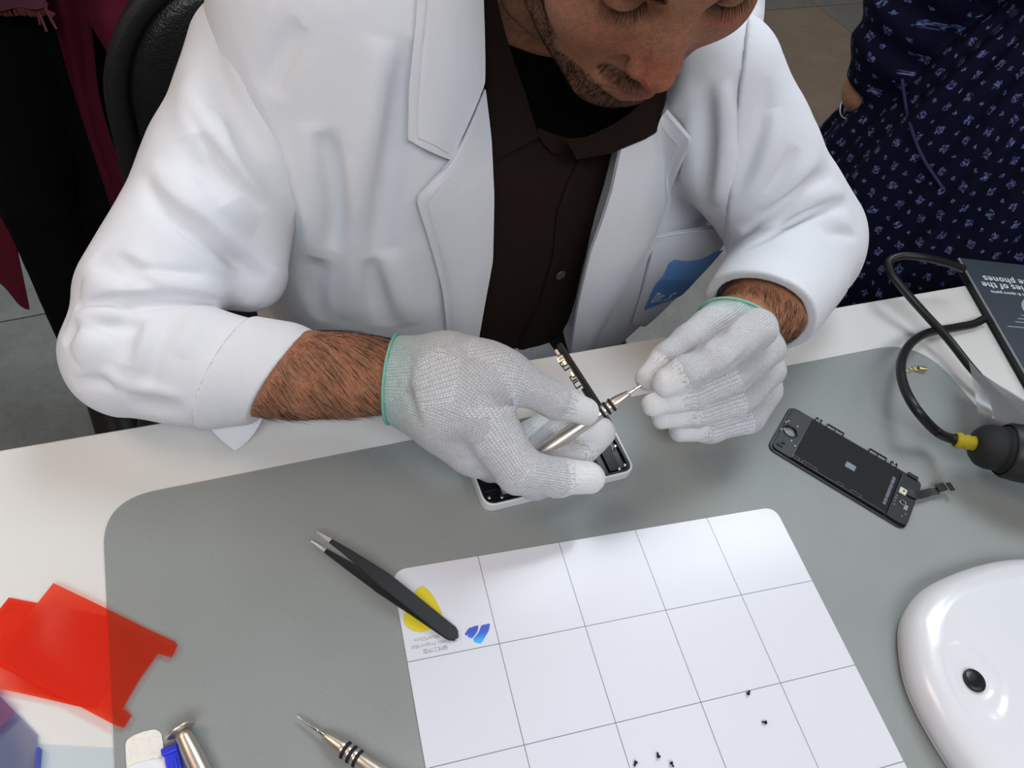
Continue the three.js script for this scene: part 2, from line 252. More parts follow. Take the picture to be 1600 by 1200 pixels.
// ---------------------------------------------------------------- screwdrivers
function screwdriver(label, tip, tail, tailCap = true) {
  const g = thing('precision_screwdriver', label, 'screwdriver', tip); g.quaternion.copy(along(tip, tail));
  const q = 0.001, L = (a) => lathe(a.map(([r, y]) => [r * q, y * q]), 28);
  mesh('bit', L([[0.05, 0], [0.35, 0.5], [0.7, 5], [0.75, 10], [1.0, 10.4], [1.0, 15], [0.85, 15.2], [0.85, 15.6], [1.05, 15.8], [1.15, 22], [0, 22.1]]), M.bright, g);
  mesh('grip', L([[0, 20], [1.9, 20.1], [2.4, 20.8], [3.1, 24], [3.8, 28], [4.3, 32], [4.4, 34], [3.8, 34.3], [3.8, 36.2], [4.4, 36.5], [4.4, 38.4], [3.8, 38.7], [3.8, 40.4], [4.4, 40.7], [4.4, 42.6], [3.8, 42.9], [3.8, 44.6], [4.4, 45], [4.5, 50], [4.9, 58], [5.4, 74], [5.4, 88], [4.8, 99], [4.3, 103], [4.2, 107.5], [0, 107.6]]), M.steel, g);
  for (const y of [35.2, 39.5, 43.8]) { const o = new THREE.TorusGeometry(4.3 * q, 1.0 * q, 10, 28); o.rotateX(Math.PI / 2); mesh('rubber_ring', o.translate(0, y * q, 0), M.rubber, g); }
  if (tailCap) mesh('swivel_cap', L([[0, 107], [7.6, 107.2], [8.3, 107.9], [8.3, 108.9], [7.4, 109.6], [5.6, 109.9], [5.2, 109.5], [0, 109.2]]), M.steel, g);
  return g;
}
{
  const a = onY(464, 1119, SIL + 0.0035), b = onY(584, 1203, SIL + 0.0072); screwdriver('steel precision screwdriver lying on the grey mat with its tip beside the white mat', a, b);
  const c = onY(281, 1137, SIL + 0.0082), d = onY(312, 1203, SIL + 0.0065), dir = d.clone().sub(c).normalize(); screwdriver('steel precision screwdriver with its flanged cap up, beside the blue pry tool', c.clone().addScaledVector(dir, 0.1096), c);
}
// ---------------------------------------------------------------- tweezers and yellow pick
{
  const tail = onY(716, 996, TOP + 0.003), tip = onY(493, 838, SIL + 0.004), dir = tip.clone().sub(tail); dir.y = 0; const len = dir.length();
  const g = thing('tweezers', 'black coated tweezers with bare steel points lying across the yellow pick', 'tweezers', V(tail.x, TOP, tail.z)); g.rotation.y = Math.atan2(-dir.z, dir.x);
  const halfW = (s) => s < 0.05 ? 0.0046 * Math.sqrt(clamp(s / 0.05, 0, 1)) * 0.98 + 0.0004 : s < 0.52 ? 0.0046 + 0.0012 * (s - 0.05) : mix(0.0051, 0.0007, Math.pow((s - 0.52) / 0.48, 0.86));
  const arm = (s0, s1, yf, side, th = 0.0011) => { const n = 40, P = [], I = []; for (let i = 0; i <= n; i++) { const s = mix(s0, s1, i / n), x = s * len, y = yf(s), w = halfW(s), c = side(s), b = 0.0003; for (const [zz, yy] of [[-w, -th / 2], [-w, th / 2 - b], [-w + b, th / 2], [w - b, th / 2], [w, th / 2 - b], [w, -th / 2]]) P.push(x, y + yy, c + zz); }
    for (let i = 0; i < n; i++) for (let j = 0; j < 6; j++) { const a = i * 6 + j, b = i * 6 + (j + 1) % 6; I.push(a, a + 6, b, b, a + 6, b + 6); } for (let j = 1; j < 5; j++) { I.push(0, j, j + 1); const e = n * 6; I.push(e, e + j + 1, e + j); }
    const o = new THREE.BufferGeometry(); o.setAttribute('position', new THREE.Float32BufferAttribute(P, 3)); o.setIndex(I); const f = o.toNonIndexed(); f.computeVertexNormals(); return f; };
  const up = (s) => 0.0026 + 0.0092 * Math.sin(Math.PI * Math.min(1, Math.pow(s, 1.25) * 0.82)), lo = (s) => 0.0008 + 0.0015 * Math.sin(Math.PI * s) * (1 - s) + (s > 0.7 ? 0.0022 * (s - 0.7) / 0.3 : 0);
  const sideU = (s) => s > 0.5 ? 0.0012 * (s - 0.5) / 0.5 : 0, sideL = (s) => -0.0022 * s - (s > 0.5 ? 0.0022 * (s - 0.5) / 0.5 : 0);
  const coat = mat('#1d1f22', 0.5, { bumpMap: rep(grainTex, 40), bumpScale: 0.0002 });
  const tipM = mat([0.85, 0.84, 0.83], 0.42, { metalness: 0.9 });
  mesh('upper_arm', arm(0.0, 0.895, up, sideU), coat, g); mesh('lower_arm', arm(0.01, 0.90, lo, sideL), coat, g);
  tag(mesh('tip', arm(0.895, 1.0, up, sideU), tipM, g), 'bare steel point'); tag(mesh('tip', arm(0.90, 1.0, lo, sideL), tipM, g), 'bare steel point');
  mesh('tail_weld', box(0.008, 0.0022, 0.0075, 0.006, 0.0016, 0, 0.0008), coat, g);
  const s = new THREE.Shape(), pt = (u, v) => { const p = onY(u, v, TOP); return [p.x, -p.z]; };
  const P = [[661, 917], [672, 926], [684, 945], [690, 960], [688, 972], [677, 981], [660, 987], [645, 985], [634, 977], [631, 966], [635, 952], [645, 933], [652, 921]].map((q) => pt(...q));
  const cur = new THREE.CatmullRomCurve3(P.map(([x, y]) => V(x, y, 0)), true).getPoints(60); s.setFromPoints(cur.map((p) => new THREE.Vector2(p.x, p.y)));
  const k = mesh('opening_pick', slab(s, 0.0008, 0.0003), mat([0.75, 0.62, 0.012], 0.4, { bumpMap: rep(grainTex, 60), bumpScale: 0.0002 })); k.position.y = TOP + 0.0001; tag(k, 'yellow plastic triangular opening pick under the black tweezers', 'pick');
}
// loose screws on the white mat
{
  const sg = merge([lathe([[0, 0], [0.0003, 0.0002], [0.0005, 0.0003], [0.0005, 0.0022], [0.0011, 0.0023], [0.0012, 0.0031], [0.0009, 0.0034], [0, 0.0033]], 14)]), thread = merge([0.0006, 0.001, 0.0014, 0.0018].map((y) => { const t = new THREE.TorusGeometry(0.00052, 0.00011, 5, 12); t.rotateX(Math.PI / 2); return t.translate(0, y, 0); }));
  const dark = mat('#2a2a2c', 0.35, { metalness: 0.8 });
  [[1172, 1079, 0.6, 'tiny dark screw on the grid line near the right side of the white mat'], [1190, 1128, 2.8, 'tiny dark screw lying in the cell just below the grid line screw'], [1027, 1175, 1.5, 'tiny dark screw lying alone in the middle bottom cell of the white mat'], [991, 1198, 4.0, 'tiny dark screw at the lower frame edge, left of its neighbour'], [1053, 1199, 5.0, 'tiny dark screw at the lower frame edge, right of its neighbour']].forEach(([u, v, a, label]) => {
    const t = thing('small_screw', label, 'screw', onY(u, v, TOP + 0.0011), 'loose phone screws on the white mat'); t.rotation.set(0, a, Math.PI / 2 * 0.93); mesh('screw_head', sg, dark, t); mesh('thread', thread, dark, t); });
}
// ---------------------------------------------------------------- the man
const MB = V(0.14, 0, -0.42);
const man = thing('person', 'man in a white coat and knitted work gloves, seated and looking down at his work', 'person', MB);
const part = (name, g, m, parent = man) => mesh(name, g.translate(-MB.x, -MB.y, -MB.z), m, parent);
const J = (u, v, y, r) => { const p = onY(u, v, y); return { p, r: r * FPX ** -1 * p.clone().sub(CAM).dot(FWD) }; };   // a joint at height y, r pixels thick there
const JT = (u, v, t, r) => ({ p: at(u, v, t), r: r / FPX * t });
const chain = (js) => js.slice(1).map((j, i) => bone(js[i].p, j.p, js[i].r, j.r));
// hands: joints of wrist, palm and fingers
const handR = {
  palm: [[J(622, 577, 0.825, 55), J(700, 570, 0.838, 47), J(752, 610, 0.838, 50)], [J(626, 606, 0.809, 51), J(700, 640, 0.820, 54), J(752, 662, 0.826, 44)], [J(630, 610, 0.803, 48), J(700, 668, 0.800, 40), J(738, 706, 0.795, 36)], [J(690, 600, 0.835, 48), J(765, 578, 0.843, 44)]],
  fingers: [
    [J(700, 575, 0.838, 46), J(798, 590, 0.846, 36), J(868, 626, 0.836, 27.5), J(915, 643, 0.822, 22)],
    [J(752, 650, 0.828, 46), J(812, 736, 0.812, 36), J(872, 746, 0.803, 29), J(920, 746, 0.797, 25.5)],
    [J(742, 680, 0.812, 40), J(836, 748, 0.788, 31), J(890, 716, 0.782, 29), J(938, 676, 0.784, 24)],
    [J(735, 700, 0.800, 36), J(800, 736, 0.777, 27), J(858, 690, 0.774, 25), J(880, 668, 0.777, 22)],
    [J(728, 706, 0.790, 30), J(768, 728, 0.776, 24), J(826, 682, 0.772, 22), J(846, 664, 0.773, 20)]],
};
const handL = {
  palm: [[J(1158, 506, 0.834, 58), J(1182, 528, 0.846, 34)], [J(1160, 508, 0.826, 54), J(1192, 575, 0.812, 24)], [J(1144, 504, 0.838, 52), J(1116, 526, 0.840, 38)], [J(1160, 540, 0.824, 36), J(1186, 606, 0.796, 22)]],
  fingers: [
    [J(1112, 516, 0.846, 36), J(1080, 536, 0.849, 30), J(1042, 563, 0.843, 26), J(1012, 591, 0.836, 20)],
    [J(1182, 514, 0.872, 33), J(1116, 559, 0.868, 28.5), J(1074, 583, 0.862, 27), J(1043, 598, 0.854, 24.5)],
    [J(1198, 545, 0.850, 29), J(1148, 588, 0.845, 25), J(1082, 617, 0.835, 22.5), J(1020, 633, 0.828, 18.5)],
    [J(1201, 578, 0.826, 27), J(1158, 624, 0.817, 24.5), J(1092, 645, 0.808, 22), J(1035, 653, 0.803, 18)],
    [J(1196, 610, 0.802, 27), J(1170, 652, 0.791, 24), J(1110, 669, 0.783, 22), J(1063, 673, 0.779, 18)]],
};
function handField(h, grow = 0, cut = null) {
  const g = (js) => js.map((j) => ({ p: j.p, r: j.r + grow }));
  const palm = joinAll(h.palm.map((c) => joinAll(chain(g(c)), 0.01)), 0.016), fg = h.fingers.map((c) => joinAll(chain(g(c)), 0.005));
  return (x, y, z) => { let d = fg[0](x, y, z); for (let i = 1; i < 5; i++) d = smin(d, fg[i](x, y, z), 0.0014); let p = palm(x, y, z); if (cut) p = Math.max(p, -cut(x, y, z)); return smin(p, d, 0.009); };
}
const knitTex = { };
{
  // knitted stitches: 24 x 24 stitches per tile, light yarn with grey flecks and dark holes
  const K = 24, N = 768; let s = 5; const tone = []; for (let i = 0; i < K * K; i++) { s = (s * 1664525 + 1013904223) >>> 0; tone.push(0.96 + 0.04 * s / 4294967296); }
  const st = (u, v) => { const X = u * K, Y = v * K, i = Math.floor(X), j = Math.floor(Y), a = X - i - 0.5, b = Y - j - 0.5, m = Math.abs(a), leg = 1 - Math.min(1, Math.abs(m - 0.22 - 0.16 * b) / 0.24), hole = Math.exp(-(a * a / 0.016 + b * b / 0.07)), row = Math.pow(Math.abs(b) * 2, 6); return [clamp(0.45 + 0.55 * leg - 0.55 * hole - 0.45 * row, 0, 1), tone[((j % K) + K) % K * K + ((i % K) + K) % K]]; };
  knitTex.map = dataTex(N, (u, v) => { const [h, t] = st(u, v); const a = t * (0.64 + 0.36 * Math.sqrt(h)); return [a, a, a * 1.012]; }, true);
  knitTex.bump = dataTex(N, (u, v) => st(u, v)[0]);
}
// uv along the bones of a hand, so that the rows of stitches run round wrist, palm and fingers
function boneUV(g, chains, size) {
  const bones = []; for (const c of chains) { let L = 0; const cb = chain(c); for (const b of cb) { const w = b.b.clone().sub(b.a).normalize(), ref = Math.abs(w.y) < 0.9 ? V(0, 1, 0) : V(1, 0, 0), e1 = V(0, 0, 0).crossVectors(w, ref).normalize(), e2 = V(0, 0, 0).crossVectors(w, e1); bones.push({ b, w, e1, e2, L, tip: cb.length === 3 && b === cb[2], R: Math.round(Math.PI * (b.ra + b.rb) / size) * size / (2 * Math.PI) }); L += b.len; } }
  const p = g.attributes.position, n = g.attributes.normal, ix = g.index.array, P = [], N = [], U = [], C = [], I = [], T = [], map = new Map(), col = g.attributes.color;
  for (let t = 0; t < ix.length; t += 3) {
    let cx = 0, cy = 0, cz = 0; for (let k = 0; k < 3; k++) { cx += p.getX(ix[t + k]) / 3; cy += p.getY(ix[t + k]) / 3; cz += p.getZ(ix[t + k]) / 3; }
    let best = 0, bd = 1e9; bones.forEach((o, i) => { const d = o.b(cx, cy, cz); if (d < bd) { bd = d; best = i; } }); const o = bones[best], tip = o.tip && ((V(cx, cy, cz).sub(o.b.a)).dot(o.w) > (0.25 + 0.5 * noise(cx * 420, cy * 420, cz * 420)) * o.b.len);
    const ang = (x, y, z) => { const d = V(x, y, z).sub(o.b.a); return [Math.atan2(d.dot(o.e2), d.dot(o.e1)), d.dot(o.w)]; }, a0 = ang(cx, cy, cz)[0];
    for (let k = 0; k < 3; k++) { const i = ix[t + k], [a1, l] = ang(p.getX(i), p.getY(i), p.getZ(i)); let a = a1; while (a - a0 > Math.PI) a -= 2 * Math.PI; while (a - a0 < -Math.PI) a += 2 * Math.PI;
      const key = i * 997 + best * 7 + (a !== a1 ? (a > a1 ? 1 : 2) : 0); let j = map.get(key);
      if (j === undefined) { j = P.length / 3; map.set(key, j); P.push(p.getX(i), p.getY(i), p.getZ(i)); N.push(n.getX(i), n.getY(i), n.getZ(i)); U.push(a * o.R / size, (l + o.L) / size); if (col) C.push(col.getX(i), col.getY(i), col.getZ(i)); }
      (tip ? T : I).push(j); }
  }
  const make = (idx) => { const q = new THREE.BufferGeometry(); q.setAttribute('position', new THREE.Float32BufferAttribute(P, 3)); q.setAttribute('normal', new THREE.Float32BufferAttribute(N, 3)); q.setAttribute('uv', new THREE.Float32BufferAttribute(U, 2)); if (col) q.setAttribute('color', new THREE.Float32BufferAttribute(C, 3)); q.setIndex(idx); return q; };
  return [make(I), make(T)];
}
function bounds(list, m) { const lo = V(9, 9, 9), hi = V(-9, -9, -9); for (const c of list) for (const j of c) { lo.min(j.p.clone().subScalar(j.r + m)); hi.max(j.p.clone().addScalar(j.r + m)); } return [lo, hi]; }
function paint(g, fn) { const p = g.attributes.position, n = g.attributes.normal, c = new Float32Array(p.count * 3); for (let i = 0; i < p.count; i++) { const q = fn(p.getX(i), p.getY(i), p.getZ(i), n, i); c.set(q, 3 * i); } g.setAttribute('color', new THREE.BufferAttribute(c, 3)); return g; }
const gloveMat = mat([0.98, 0.975, 0.99], 0.9, { map: knitTex.map, bumpMap: knitTex.bump, bumpScale: 0.0009, vertexColors: true, sheen: 0.3, sheenRoughness: 0.6 });
const coatedMat = mat([0.93, 0.925, 0.935], 0.75, { map: dataTex(256, (u, v) => { const a = 0.93 + 0.05 * (n128(u, v) - 0.5) - (n256(u, v) > 0.9 ? 0.12 : 0); return [a, a, a]; }, true), bumpMap: knitTex.bump, bumpScale: 0.0003 });
function ringOn(f, c, axis, r0, n = 40) { const e1 = V(0, 0, 0).crossVectors(axis, V(0.31, 0.9, 0.2)).normalize(), e2 = V(0, 0, 0).crossVectors(axis, e1), out = []; for (let i = 0; i < n; i++) { const a = i / n * 2 * Math.PI, d = e1.clone().multiplyScalar(Math.cos(a)).addScaledVector(e2, Math.sin(a)); const o = c.clone().addScaledVector(d, r0); out.push(meet(f, o, d.clone().negate(), 0, r0) || c.clone().addScaledVector(d, r0 * 0.5)); } return out; }
const gloves = [], hemPlanes = [];
for (const [h, hemU, label, foldList] of [
  [handR, [J(612, 588, 0.816, 60), J(690, 600, 0.820, 60)], 'knitted glove holding the screwdriver', [
    [[[634, 520], [640, 560], [636, 610], [650, 664]], 0.005, -0.0018], [[[646, 522], [654, 565], [652, 610], [662, 668]], 0.006, 0.0014], [[[640, 600], [646, 640], [658, 668]], 0.004, -0.002],
    [[[790, 640], [780, 622], [800, 612]], 0.006, -0.002], [[[770, 560], [786, 588], [806, 616]], 0.006, -0.0012], [[[690, 700], [712, 690], [730, 700], [750, 742]], 0.006, -0.002], [[[816, 700], [806, 730], [808, 766]], 0.005, -0.001], [[[830, 716], [828, 745], [834, 772]], 0.004, -0.001], [[[858, 598], [862, 622], [850, 646]], 0.004, -0.0009]]],
  [handL, [J(1152, 509, 0.838, 60), J(1130, 562, 0.836, 60)], 'knitted glove steadying the driver tip', [
    [[[1118, 506], [1100, 532], [1066, 566]], 0.005, -0.002], [[[1130, 500], [1128, 520], [1110, 545]], 0.005, -0.0016], [[[1160, 496], [1150, 510], [1120, 536]], 0.006, 0.0012], [[[1200, 520], [1185, 548], [1168, 566]], 0.006, -0.0010], [[[1034, 622], [1060, 616], [1100, 598], [1137, 578], [1167, 550], [1182, 528]], 0.0030, -0.0014], [[[1016, 650], [1047, 648], [1100, 634], [1148, 616], [1180, 592], [1202, 570]], 0.0030, -0.0014], [[[1040, 670], [1100, 666], [1153, 656], [1180, 640], [1208, 610]], 0.0030, -0.0014]]],
]) {
  const f0 = handField(h), f1 = handField(h, 0, (x, y, z) => rip(x, y, z)), fs = foldSet(f0, foldList), ax = hemU[1].p.clone().sub(hemU[0].p).normalize(), hc = hemU[0].p;
  hemPlanes.push((x, y, z) => (x - hc.x) * ax.x + (y - hc.y) * ax.y + (z - hc.z) * ax.z);
  const rip = (x, y, z) => { const l = (x - hc.x) * ax.x + (y - hc.y) * ax.y + (z - hc.z) * ax.z; return l; };
  const f = (x, y, z) => { const d = f1(x, y, z); if (d > 0.02) return d; const l = rip(x, y, z), wr = 0.0011 * fbm(x * 70, y * 70, z * 70, 2); return d - fs(x, y, z) - wr + 0.0008 * sstep(0.02, 0.004, l); };
  const [lo, hi] = bounds([...h.palm, ...h.fingers], 0.008);
  let g = netMesh(f, lo, hi, 0.0017);
  g = paint(g, (x, y, z) => { const l = rip(x, y, z), k = clamp(1.05 - l / (h === handR ? 0.034 : 0.016) + 0.25 * noise(x * 300, y * 300, z * 300), 0, 1) * 0.85; return [mix(1, 0.68, k), mix(1, 0.93, k), mix(1, 0.83, k)]; });
  const [gk, gt] = boneUV(g, [...h.palm, ...h.fingers], 0.0021 * 24);
  const gl = part('glove', gk, gloveMat); const gtc = gt.clone(); tag(part('fingertip_coating', gtc, coatedMat, gl), 'smooth white coated fingertips'); tag(gl, label); gloves.push(f);
  const pts = ringOn(joinAll(h.palm.map((q) => joinAll(chain(q), 0.01)), 0.016), hc.clone().addScaledVector(ax, 0.0012), ax, 0.07); part('cuff_hem', tube(pts, 0.0010, 90, 8, true), mat('#86cfb8', 0.85, { bumpMap: grainTex, bumpScale: 0.0003 }), gl); gl.children[0].geometry.translate(0, 0, 0);
}
// arms (skin): elbow, forearm, wrist
const armR = [J(205, 552, 0.800, 54), J(400, 585, 0.806, 55), J(470, 586, 0.809, 60), J(550, 587, 0.812, 56), J(612, 589, 0.812, 44), J(650, 594, 0.814, 32), J(690, 606, 0.816, 26)];
const armL = [J(1248, 388, 0.80, 58), J(1226, 440, 0.815, 58), J(1196, 478, 0.830, 58), J(1166, 508, 0.832, 45), J(1164, 545, 0.826, 22)];
const shR = JT(385, 100, 0.62, 70), shL = JT(1120, 112, 0.625, 75);
// head: landmarks of the face fix its place; own axes in millimetres (x to his left, y up, z out of the face)
const HO = V(0.1772, 1.0558, -0.187), HX = V(0.9961, 0.0872, 0.0124), HY = V(-0.0843, 0.9041, 0.4189), HZ = V(0.0253, -0.4183, 0.908);
const headW = (x, y, z) => HO.clone().addScaledVector(HX, x / 1000).addScaledVector(HY, y / 1000).addScaledVector(HZ, z / 1000);
const toHead = (x, y, z) => { const dx = x - HO.x, dy = y - HO.y, dz = z - HO.z; return [(dx * HX.x + dy * HX.y + dz * HX.z) * 1000, (dx * HY.x + dy * HY.y + dz * HY.z) * 1000, (dx * HZ.x + dy * HZ.y + dz * HZ.z) * 1000]; };
const headField = (() => {
  const e = (x, y, z, a, b, c) => ellip(V(x, y, z), [a, b, c]), s = (x, y, z, r) => bone(V(x, y, z), V(x, y, z + 0.01), r, r), bn = (a, b, ra, rb) => bone(V(...a), V(...b), ra, rb);
  const skull = e(0, 38, -80, 75, 82, 98), face = e(0, -26, -40, 63, 84, 56), chin = e(0, -99, -6, 19, 15, 17), muzzle = e(0, -70, 0, 31, 27, 17);
  const jawB = [bn([50, -58, -56], [19, -97, -12], 17, 14)], cheek = e(42, -24, -10, 20, 20, 19), brow = bn([40, 17, 1], [9, 15, 9], 9, 8), socket = e(32, 1, 17, 17, 10, 11), lid = e(32, -2, -1, 15.5, 13, 13.6);
  const n1 = bn([0, 10, 11], [0, -20, 21], 7.5, 8.2), n2 = bn([0, -20, 21], [0, -41, 28], 8.2, 11.2), alaP = e(11, -44, 19, 7.2, 7.6, 9), side = bn([7, -6, 9], [12, -38, 12], 7, 8), col = bn([0, -52, 14], [0, -47, 28], 4.5, 5);
  const nost = e(6, -52.5, 23, 3.2, 3, 5), lidU = e(32, -1, -1, 16.6, 14.4, 15.3), lidLine = (x) => 2.2 - 4.2 * (1 - ((x - 32) / 15.5) ** 2);
  const ul = [bn([25, -72, 8], [9, -67.5, 17], 3, 4.4), bn([9, -67.5, 17], [0, -68.3, 18.4], 4.4, 4)], ll = [bn([22, -74, 9], [9, -78, 15.5], 3.2, 5), bn([9, -78, 15.5], [0, -78.5, 17], 5, 5.2)];
  const mouth = [bn([24, -72.6, 12], [12, -72.6, 20], 0.35, 0.9), bn([12, -72.6, 20], [0, -73.2, 22], 0.9, 1)], naso = bn([17, -40, 15], [33, -70, 8], 2, 2.5), dip = e(0, -87, 16, 17, 4, 5), phil = bn([0, -54, 21], [0, -64, 22.5], 1.6, 2);
  const ear = e(77, -16, -88, 6, 31, 19), earC = e(82, -14, -86, 5, 22, 12);
  return (wx, wy, wz) => {
    const [X, y, z] = toHead(wx, wy, wz), x = Math.abs(X);
    let d = smin(skull(X, y, z), face(X, y, z), 40); if (d > 60) return d / 1000;
    d = smin(d, chin(X, y, z), 20); d = smin(d, jawB[0](x, y, z), 22); d = smin(d, cheek(x, y, z), 24); d = smin(d, muzzle(X, y, z), 14); d = smin(d, brow(x, y, z), 16);
    d = smax(d, -socket(x, y, z), 12); d = smin(d, lid(x, y, z), 4); d = smin(d, smax(lidU(x, y, z), (lidLine(x) - y) * 0.8, 0.5), 1.2);
    let n = smin(n1(X, y, z), n2(X, y, z), 10); n = smin(n, side(x, y, z), 12); n = smin(n, alaP(x, y, z), 5); n = smin(n, col(X, y, z), 5); d = smin(d, n, 9); d = smax(d, -nost(x, y, z), 2.5);
    d = smax(d, -naso(x, y, z) - 0.6, 7); d = smax(d, -phil(X, y, z), 3); d = smax(d, -dip(X, y, z), 8);
    let l = smin(ul[0](x, y, z), ul[1](x, y, z), 2); d = smin(d, l, 4); l = smin(ll[0](x, y, z), ll[1](x, y, z), 3); d = smin(d, l, 4); d = smax(d, -Math.min(mouth[0](x, y, z), mouth[1](x, y, z)), 1.8);
    d = smin(d, smax(ear(x, y, z), -earC(x, y, z), 3), 6);
    return d / 1000;
  };
})();
const neck = bone(headW(0, -62, -88), V(0.15, 0.93, -0.385), 0.052, 0.06);
// torso, shared by shirt and coat
const torsoParts = [ellip(V(0.145, 0.80, -0.40), [0.178, 0.19, 0.122]), ellip(V(0.14, 0.66, -0.415), [0.17, 0.20, 0.128]), bone(V(-0.012, 0.928, -0.40), V(0.10, 0.965, -0.39), 0.06, 0.068), bone(V(0.300, 0.948, -0.375), V(0.19, 0.972, -0.385), 0.06, 0.068), ellip(V(0.14, 0.55, -0.45), [0.18, 0.085, 0.13])];
const torso = joinAll(torsoParts, 0.07);
const skinTex = dataTex(512, (x, y) => { const a = 0.9 + 0.12 * (n64(x, y) - 0.5) + 0.16 * (n256(x, y) - 0.5), r = 0.06 * (n16(y, x) - 0.5); return [a + r, a - 0.4 * r, a - 0.6 * r]; }, true);
const skinMat = mat([0.53, 0.222, 0.118], 0.5, { map: skinTex, bumpMap: rep(grainTex, 40), bumpScale: 0.00035, vertexColors: true, specularIntensity: 0.6 });
let bodyO, body, hairs, jit, dark;
{
  const grow = (js, d) => js.map((j) => ({ p: j.p, r: j.r + d }));
  const aR = joinAll(chain([shR, ...armR]), 0.02), aL = joinAll(chain([shL, ...armL]), 0.02), hR = handField(handR, -0.0022, (x, y, z) => hemPlanes[0](x, y, z) - 0.004), hL = handField(handL, -0.0022, (x, y, z) => hemPlanes[1](x, y, z) - 0.004);
  const trunk = (x, y, z) => torso(x, y, z) + 0.012;
  const coarse = (x, y, z) => { let d = smin(trunk(x, y, z), neck(x, y, z), 0.03); d = smin(d, aR(x, y, z), 0.03); d = smin(d, aL(x, y, z), 0.03); return d; };
  body = (x, y, z) => { let d = smin(coarse(x, y, z), headField(x, y, z), 0.02); d = smin(d, hR(x, y, z), 0.008); return smin(d, hL(x, y, z), 0.008); };
  // one surface, finer towards the head; the face is meshed on its own fine grid and joined
  const cut = (x, y, z) => toHead(x, y, z);
  const g1 = netMesh((x, y, z) => { const [a, b, c] = cut(x, y, z); return Math.max(body(x, y, z), Math.min((118 + b + 0.35 * (c + 60)) / 1000, 0.185 - Math.hypot(a, b - 10, c + 60) / 1000)); }, V(-0.32, 0.40, -0.6), V(0.55, 1.05, 0.02), 0.0055);
  const g2 = netMesh((x, y, z) => { const [a, b, c] = cut(x, y, z); return Math.max(body(x, y, z), (-118 - b - 0.35 * (c + 60)) / 1000); }, V(0.04, 0.86, -0.44), V(0.31, 1.24, -0.10), 0.0026);
  const tone = (x, y, z) => {
    const [X, b, c] = toHead(x, y, z), a = Math.abs(X), n = fbm(x * 60, y * 60, z * 60, 3); let r = 1 + 0.08 * n, g = 1 + 0.1 * n, bl = 1 + 0.1 * n; if (y < 0.87) { r *= 1.2; g *= 1.26; bl *= 1.3; }
    if (b > -125 && y > 0.88) {
      const lip = sstep(1.15, 0.85, Math.hypot(a / 25, (b + 72.5 + 0.006 * a * a) / (8.2 - a * 0.18))) * (c > 0 ? 1 : 0); r = mix(r, 0.72, lip * 0.8); g = mix(g, 0.62, lip * 0.8); bl = mix(bl, 0.72, lip * 0.8);
      const nose = sstep(1.3, 0.5, Math.hypot(a / 20, (b + 38) / 22)) * (c > 8 ? 1 : 0), ck = sstep(1.2, 0.3, Math.hypot((a - 40) / 24, (b + 32) / 20)); r *= 1 + 0.08 * nose + 0.04 * ck; g *= 1 - 0.2 * nose - 0.08 * ck; bl *= 1 - 0.2 * nose - 0.1 * ck;
      const jaw = sstep(-58 - 0.28 * a, -74 - 0.16 * a, b) , mous = sstep(1.15, 0.8, Math.hypot(a / 29, (b + 60) / 9.5)) * (c > 4 ? 1 : 0), side = sstep(-10, -20, c) * sstep(-72, -62, c) * sstep(12, 2, b) * sstep(44, 50, a), beard = Math.max(jaw * (1 - lip), mous * (1 - lip), side) * (0.75 + 0.6 * noise(x * 900, y * 900, z * 900));
      r = mix(r, 0.38, 0.7 * beard); g = mix(g, 0.46, 0.7 * beard); bl = mix(bl, 0.56, 0.7 * beard);
      const under = sstep(1.1, 0.3, Math.hypot((a - 31) / 17, (b + 17) / 8)); r *= 1 - 0.14 * under; g *= 1 - 0.22 * under; bl *= 1 - 0.14 * under;
    }
    return [r, g, bl];
  };
  const g = mergeGeometries([boxUV(paint(g1, tone), 8), boxUV(paint(g2, tone), 8)]);
  bodyO = part('body', g, skinMat);
  // short hairs: forearms, stubble, lashes
  hairs = (list, taper = 1) => { const P = [], N = [], I = []; for (const [p, d, n, len, r, curl] of list) { const side = V(0, 0, 0).crossVectors(d, n).normalize(), K = 3; const base = P.length / 3; for (let k = 0; k <= K; k++) { const s = k / K, q = p.clone().addScaledVector(d, len * s).addScaledVector(n, len * (curl * s * (1 - 0.75 * s))), w = r * (1 - 0.85 * s * taper); for (let j = 0; j < 3; j++) { const a = j * 2.094, o = side.clone().multiplyScalar(Math.cos(a)).addScaledVector(n, Math.sin(a)); P.push(q.x + o.x * w, q.y + o.y * w, q.z + o.z * w); N.push(o.x, o.y, o.z); } } for (let k = 0; k < K; k++) for (let j = 0; j < 3; j++) { const a = base + k * 3 + j, b = base + k * 3 + (j + 1) % 3; I.push(a, b, a + 3, b, b + 3, a + 3); } }
    const o = new THREE.BufferGeometry(); o.setAttribute('position', new THREE.Float32BufferAttribute(P, 3)); o.setAttribute('normal', new THREE.Float32BufferAttribute(N, 3)); o.setIndex(I); return o; };
  jit = (d, k) => d.add(V(rnd() - 0.5, rnd() - 0.5, rnd() - 0.5).multiplyScalar(k)).normalize(); dark = mat([0.018, 0.012, 0.01], 0.5);
